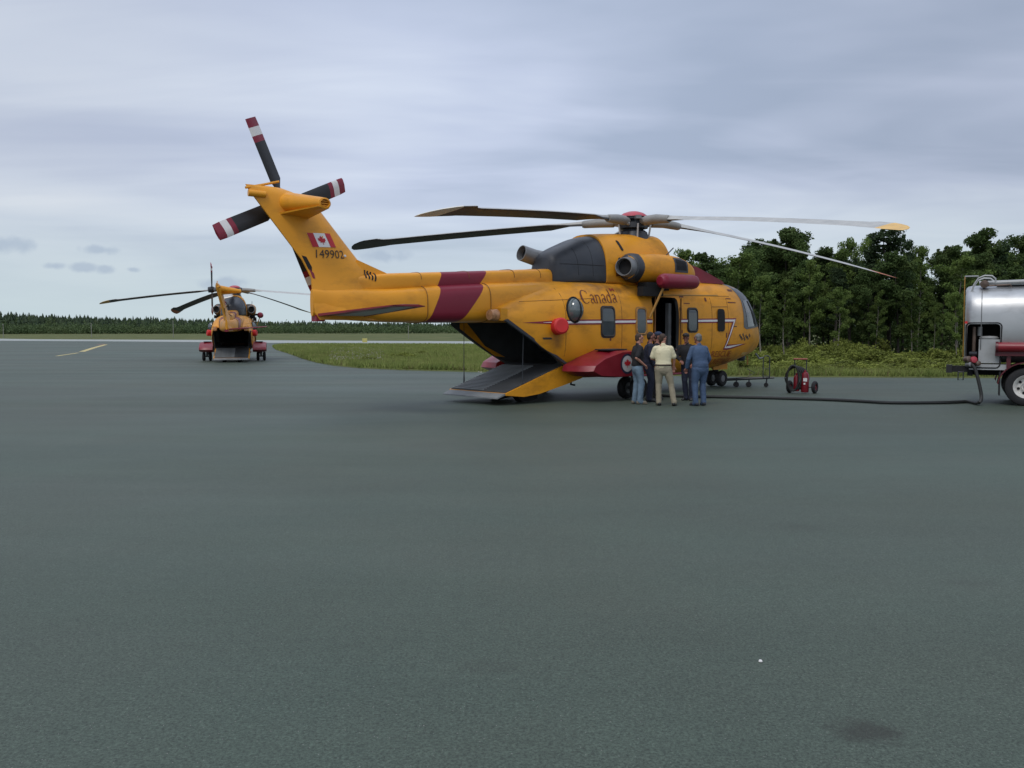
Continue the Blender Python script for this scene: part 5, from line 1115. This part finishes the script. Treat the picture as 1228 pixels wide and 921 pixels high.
# ---------------------------------------------------------------- people
skin = mat('skin', (.42, .20, .14), .6, var=.08, scale=8); skind = mat('tanned_skin', (.24, .10, .07), .6, var=.08, scale=8)
def cap(bm, p0, p1, r0, r1, sx=1.0, sy=1.0, n=14):
    """tapered capsule; sx, sy squash its section along world x and y"""
    p0, p1 = Vector(p0), Vector(p1); d = p1-p0; Ln = d.length; q = d.to_track_quat('Z', 'Y') if Ln > 1e-6 else Matrix.Identity(3).to_quaternion(); rs = []
    prof = [(r0*math.sin(a), -r0*math.cos(a)) for a in np.linspace(.15, PI/2, 5)]+[(r1*math.cos(a), Ln+r1*math.sin(a)) for a in np.linspace(0, PI/2-.15, 5)]
    for r_, h in prof:
        c = []
        for k in range(n):
            off = q @ Vector((r_*math.cos(2*PI*k/n), r_*math.sin(2*PI*k/n), 0)); c.append(p0+q @ Vector((0, 0, h))+Vector((off.x*sx, off.y*sy, off.z)))
        rs.append(c)
    vs = [bm.verts.new(p) for r_ in rs for p in r_]
    for i in range(len(rs)-1):
        for j in range(n):
            k = (j+1) % n; bm.faces.new((vs[i*n+j], vs[i*n+k], vs[(i+1)*n+k], vs[(i+1)*n+j]))
    bm.faces.new(vs[:n][::-1]); bm.faces.new(vs[-n:])
def ell(bm, c, r, n=18):
    M = Matrix.Translation(c) @ Matrix.Diagonal((r[0], r[1], r[2], 1)); bmesh.ops.create_uvsphere(bm, u_segments=n, v_segments=n//2+2, radius=1, matrix=M)
def fuse(name, bm, m, parent, vox, smooth=3, wrinkle=0, seed=0):
    bmesh.ops.recalc_face_normals(bm, faces=bm.faces); me = bpy.data.meshes.new(name); bm.to_mesh(me); bm.free(); o = link(name, me, m)
    md = o.modifiers.new('r', 'REMESH'); md.mode = 'VOXEL'; md.voxel_size = vox; md.use_smooth_shade = True
    sm = o.modifiers.new('s', 'SMOOTH'); sm.iterations = smooth; sm.factor = .5
    me2 = evaluated(o); o.modifiers.clear(); o.data = me2; me2.name = name; me2.materials.clear(); me2.materials.append(m)
    if wrinkle:
        n_ = [v.normal.copy() for v in me2.vertices]
        for v, nn_ in zip(me2.vertices, n_):
            p = v.co*9+Vector((seed, 0, 0)); w = noise.noise(Vector((p.x, p.y, p.z*.55)))+.5*noise.noise(v.co*22+Vector((seed, 3, 1))); v.co += nn_*w*wrinkle
    for p in me2.polygons: p.use_smooth = True
    o.parent = parent; return o
def hand(bm, wrist, d, side, curl=.5):
    """palm, four bent fingers of unequal length and a thumb from the palm's edge; d points from wrist to fingers"""
    w = Vector(wrist); d = Vector(d).normalized(); s_ = d.cross(Vector((0, 0, 1)));  s_ = s_ if s_.length > .15 else d.cross(Vector((1, 0, 0)))
    s_.normalize(); s_ *= side; nn_ = d.cross(s_).normalized()*side
    k = w+d*.085
    for t_ in (-.026, 0, .026): cap(bm, w+s_*t_*.6, k+s_*t_, .020, .018)
    for i, (t_, L_) in enumerate(((.033, .070), (.011, .080), (-.011, .075), (-.032, .058))):
        a = k+s_*t_; b = a+(d*math.cos(curl*.5)+nn_*math.sin(curl*.5))*L_*.5; c = b+(d*math.cos(curl*1.4)+nn_*math.sin(curl*1.4))*L_*.5; cap(bm, a, b, .0095, .009, n=8); cap(bm, b, c, .009, .0075, n=8)
    a = w+d*.03+s_*.03; b = a+(d*.7+s_*.7+nn_*.25)*.040; cap(bm, a, b, .013, .011, n=8); cap(bm, b, b+(d+s_*.15+nn_*.3)*.032, .011, .009, n=8)
def person(label, px, py_or_xy, face, h=1.76, girth=1.0, skin_m=None, top=None, legs=None, sleeves='short', hairm=None, hat=None, shoes=None, belt=None, arms=None, feet=None, hips=(0, 0), lean=(0, 0), head_turn=0, suit=None, beard=False, bald=False):
    """local frame: faces +y, right hand at +x; all joints scaled to the height"""
    x, y_ = py_or_xy if isinstance(py_or_xy, tuple) else gp(px, py_or_xy)
    t = thing('person', label, 'person', (x, y_, 0), face, 'people standing beside the helicopter door'); s = h/1.76; skin_m = skin_m or skin
    V_ = lambda a, b, c: Vector((a*s, b*s, c*s))
    hx_, hy_ = hips; lx, ly = lean
    hip = [V_(.095+hx_, hy_, .93), V_(-.095+hx_, hy_, .93)]; feet = feet or [(.13, .02), (-.13, .0)]
    ank = [V_(f[0], f[1], .085) for f in feet]
    kne = [hip[i].lerp(ank[i], .5)+V_(.01*(1-2*i), .05, .02) for i in (0, 1)]
    wa = V_(hx_+lx*.35, hy_+ly*.35, 1.08); ch = V_(hx_+lx*.8, hy_+ly*.8, 1.30); nk = V_(hx_+lx, hy_+ly, 1.49); hd = nk+V_(lx*.25, .02+ly*.3, .145)
    sh = [nk+V_(.185, -.01, -.095), nk+V_(-.185, -.01, -.095)]
    arms = arms or [((.27, .0, 1.13), (.25, .10, .90)), ((-.27, .0, 1.13), (-.25, .10, .90))]
    el = [V_(*a[0])+Vector((hx_+lx*.7, hy_+ly*.7, 0)) for a in arms]; wr = [V_(*a[1])+Vector((hx_+lx*.6, hy_+ly*.6, 0)) for a in arms]
    b = bmesh.new(); g = girth
    cap(b, V_(hx_, hy_, .95), wa, .125*s*g, .115*s*g, 1.15, .85, 20); cap(b, wa, ch, .115*s*g, .13*s*g, 1.2, .85, 20); cap(b, ch, nk+V_(0, 0, -.06), .13*s, .09*s, 1.25, .8, 20)
    cap(b, sh[0], sh[1], .058*s, .058*s); cap(b, nk+V_(0, 0, -.05), hd+V_(0, -.02, -.03), .058*s, .052*s)
    for i in (0, 1):
        cap(b, hip[i], kne[i], .082*s*g, .055*s); cap(b, kne[i], ank[i], .054*s, .034*s); cap(b, ank[i]+V_(0, 0, -.02), ank[i]+V_(0, .03, -.045), .030*s, .026*s)
        cap(b, sh[i], el[i], .050*s, .040*s); cap(b, el[i], wr[i], .040*s, .026*s); hand(b, wr[i], (wr[i]-el[i]), 1-2*i, .7)
    rz = Matrix.Rotation(head_turn, 3, 'Z'); H_ = lambda a, b_, c: hd+rz @ (Vector((a, b_, c))*s)
    ell(b, H_(0, -.005, .035), (.075*s, .094*s, .090*s)); cap(b, H_(0, .015, -.02), H_(0, .035, -.065), .058*s, .042*s)
    cap(b, H_(0, .088, .03), H_(0, .108, -.005), .010*s, .015*s, n=8); cap(b, H_(-.02, .082, -.040), H_(.02, .082, -.040), .009*s, .009*s, n=8); cap(b, H_(0, .075, -.085), H_(0, .07, -.075), .02*s, .02*s, n=8)
    cap(b, H_(-.03, .078, .05), H_(.03, .078, .05), .012*s, .012*s, n=8)
    for q in (1, -1): ell(b, H_(.076*q, -.005, .0), (.010*s, .022*s, .034*s), 10)
    body = fuse('body', b, skin_m, t, .0065, 2)
    for q in (1, -1):
        b = bmesh.new(); ell(b, H_(.029*q, .086, .030), (.013*s, .008*s, .007*s), 10); me = bpy.data.meshes.new('eye'); b.to_mesh(me); b.free(); link('eye', me, eyem, body)
    b = bmesh.new(); cap(b, H_(-.018, .091, -.046), H_(.018, .091, -.046), .004, .004, n=6); me = bpy.data.meshes.new('mouth'); b.to_mesh(me); b.free(); link('mouth', me, lipm, body)
    # hair or cap
    b = bmesh.new()
    if not bald: ell(b, H_(0, -.022, .050), (.082*s, .092*s, .088*s)); ell(b, H_(0, -.052, .0), (.072*s, .058*s, .072*s))
    else: ell(b, H_(0, -.050, .02), (.079*s, .062*s, .068*s)); ell(b, H_(0, -.02, .058), (.074*s, .088*s, .078*s))
    fuse('hair', b, hairm, t, .010, 1, .003, 5)
    if hat:
        b = bmesh.new(); ell(b, H_(0, -.006, .080), (.090*s, .105*s, .068*s)); c = fuse('cap', b, hat, t, .011, 2)
        MB().prism([(.085*s*math.sin(a)*1.0, .07*s+.12*s*math.cos(a)) for a in np.linspace(-PI/2, PI/2, 12)], .070*s, .080*s, 'z', M=Matrix.Translation(hd) @ rz.to_4x4()).build('peak', hat, c)
    # trousers
    b = bmesh.new(); cap(b, V_(hx_, hy_, .90), V_(hx_, hy_, 1.00), .140*s*g, .130*s*g, 1.15, .88, 22)
    for i in (0, 1):
        cap(b, hip[i]+V_(0, 0, -.03), kne[i], .103*s*g, .078*s, 1, 1, 16); cap(b, kne[i], ank[i]+V_(0, -.005, .0), .078*s, .066*s, 1, 1.1, 16); cap(b, ank[i]+V_(0, .01, .0), ank[i]+V_(0, .03, -.03), .066*s, .064*s, n=14)
    fuse('trousers' if not suit else 'coverall_legs', b, legs, t, .012, 3, .010, px)
    # shirt or coverall top
    b = bmesh.new(); cap(b, V_(hx_, hy_, 1.00), wa, .142*s*g, .133*s*g, 1.2, .9, 22); cap(b, wa, ch, .135*s*g, .150*s*g, 1.2, .88, 22); cap(b, ch, nk+V_(0, 0, -.085), .150*s, .10*s, 1.25, .82, 22); cap(b, sh[0]+V_(-.03, 0, .005), nk+V_(.03, 0, -.06), .066*s, .07*s); cap(b, sh[1]+V_(.03, 0, .005), nk+V_(-.03, 0, -.06), .066*s, .07*s); cap(b, nk+V_(0, -.01, -.06), nk+V_(0, -.01, -.0), .075*s, .064*s)
    for i in (0, 1):
        e_ = sh[i].lerp(el[i], .82 if sleeves == 'short' else 1.0); cap(b, sh[i], e_, .074*s, .068*s if sleeves == 'short' else .058*s)
        if sleeves == 'long': cap(b, el[i], wr[i].lerp(el[i], .06), .058*s, .044*s)
    fuse('shirt' if not suit else 'coverall_top', b, top, t, .012, 3, .009, px+3)
    if belt: MB().tube([V_(hx_+.165*g*math.cos(a), hy_+.125*g*math.sin(a), 1.00) for a in np.linspace(0, 2*PI, 24)], .022*s, 6, caps=False).build('belt', belt, t)
    for i in (0, 1):
        b = bmesh.new(); a = ank[i]; f = Vector((.25*(1-2*i), 1, 0)).normalized() if not isinstance(feet[i], tuple) or len(feet[i]) < 3 else Vector((math.sin(feet[i][2]), math.cos(feet[i][2]), 0))
        cap(b, Vector((a.x, a.y, .048*s))-f*.05*s, Vector((a.x, a.y, .045*s))+f*.13*s, .046*s, .040*s, 1, 1, 12); cap(b, Vector((a.x, a.y, .05*s))-f*.03*s, Vector((a.x, a.y, .11*s))-f*.02*s, .045*s, .045*s); cap(b, Vector((a.x, a.y, .022*s))-f*.06*s, Vector((a.x, a.y, .022*s))+f*.17*s, .022*s, .022*s, 1.9, 1.0)
        o = fuse('shoe', b, shoes or blackl, t, .009, 2)
        for v in o.data.vertices: v.co.z = max(v.co.z, .001)
    return t
eyem = mat('eye_dark', (.03, .02, .02), .3); lipm = mat('lips', (.25, .08, .07), .6)
hair_b = mat('brown_hair', (.05, .030, .020), .8, var=.3, scale=20); hair_g = mat('grey_hair', (.14, .135, .13), .8, var=.3, scale=20); hair_d = mat('dark_hair', (.018, .013, .012), .8)
blk = mat('black_shirt_cloth', (.012, .012, .015), .9); nvy = mat('navy_cloth', (.012, .016, .035), .9, var=.2); cream = mat('cream_cotton', (.66, .60, .40), .9, var=.05); khaki = mat('khaki_cotton', (.27, .235, .165), .9, var=.1)
jean = mat('blue_denim', (.13, .19, .25), .9, var=.25, scale=6); cover = mat('blue_coverall', (.05, .085, .155), .85, var=.15, scale=4); blackl = mat('black_leather', (.012, .012, .012), .5); tan = mat('tan_shoe', (.14, .12, .09), .8); capn = mat('blue_cap', (.018, .035, .08), .8); capk = mat('black_cap', (.02, .014, .014), .8)
person('man in black polo shirt and light blue jeans, leftmost of the group', 764, 484.5, R(-78), 1.80, 1.12, None, blk, jean, 'short', hair_b, None, tan, None, [((.28, -.14, 1.16), (.20, .08, 1.00)), ((-.25, -.05, 1.14), (-.20, .12, .95))], [(.10, .04), (-.10, -.03)], (0, 0), (0, .02), R(-8))
person('man in dark navy coverall standing between the jeans wearer and the helicopter', 778, (at(778.5, 23.5), 23.5), R(-100), 1.84, 1.2, skind, nvy, nvy, 'long', hair_d, None, blackl, None, [((.25, .02, 1.15), (.20, .12, .92)), ((-.25, .0, 1.15), (-.18, .14, .96))], None, (0, 0), (0, .02), R(10), 'suit')
person('man in dark clothes and blue cap, half hidden behind the cream shirt, arm stretched out', 787, (at(786.5, 24.2), 24.2), R(-105), 1.84, 1.0, skind, blk, blk, 'long', hair_d, capn, blackl, None, [((.25, .02, 1.15), (.20, .12, .92)), ((-.24, .24, 1.26), (-.12, .50, 1.30))], None, (0, 0), (0, .03), 0)
person('man in cream polo shirt and khaki trousers seen from behind', 796, 486.5, R(-8), 1.80, 1.16, None, cream, khaki, 'short', hair_b, None, blackl, mat('brown_belt', (.05, .03, .02), .6), [((.27, .04, 1.17), (.26, .13, .96)), ((-.27, .03, 1.16), (-.16, .22, 1.10))], [(.25, -.03), (-.12, .02)], (-.02, 0), (-.01, .02), R(-45))
person('man in black with black cap, facing us beside the blue coverall', 826, (at(826, 23.9), 23.9), R(150), 1.80, 1.12, skind, blk, nvy, 'long', hair_d, capk, blackl, None, [((.27, .04, 1.15), (.12, .18, 1.05)), ((-.27, .04, 1.15), (-.20, .16, .98))], [(.06, .0), (-.10, .05)], (0, 0), (.05, .03), R(10))
person('grey haired man in blue coverall seen from behind, rightmost of the group', 839, 486.5, R(22), 1.80, 1.28, skind, cover, cover, 'long', hair_g, None, mat('dark_blue_shoe', (.02, .022, .03), .7), None, [((.29, .0, 1.15), (.25, .12, .94)), ((-.30, .0, 1.15), (-.29, .10, .93))], [(.11, .0), (-.13, -.02)], (0, 0), (-.02, .05), R(14), 'suit')
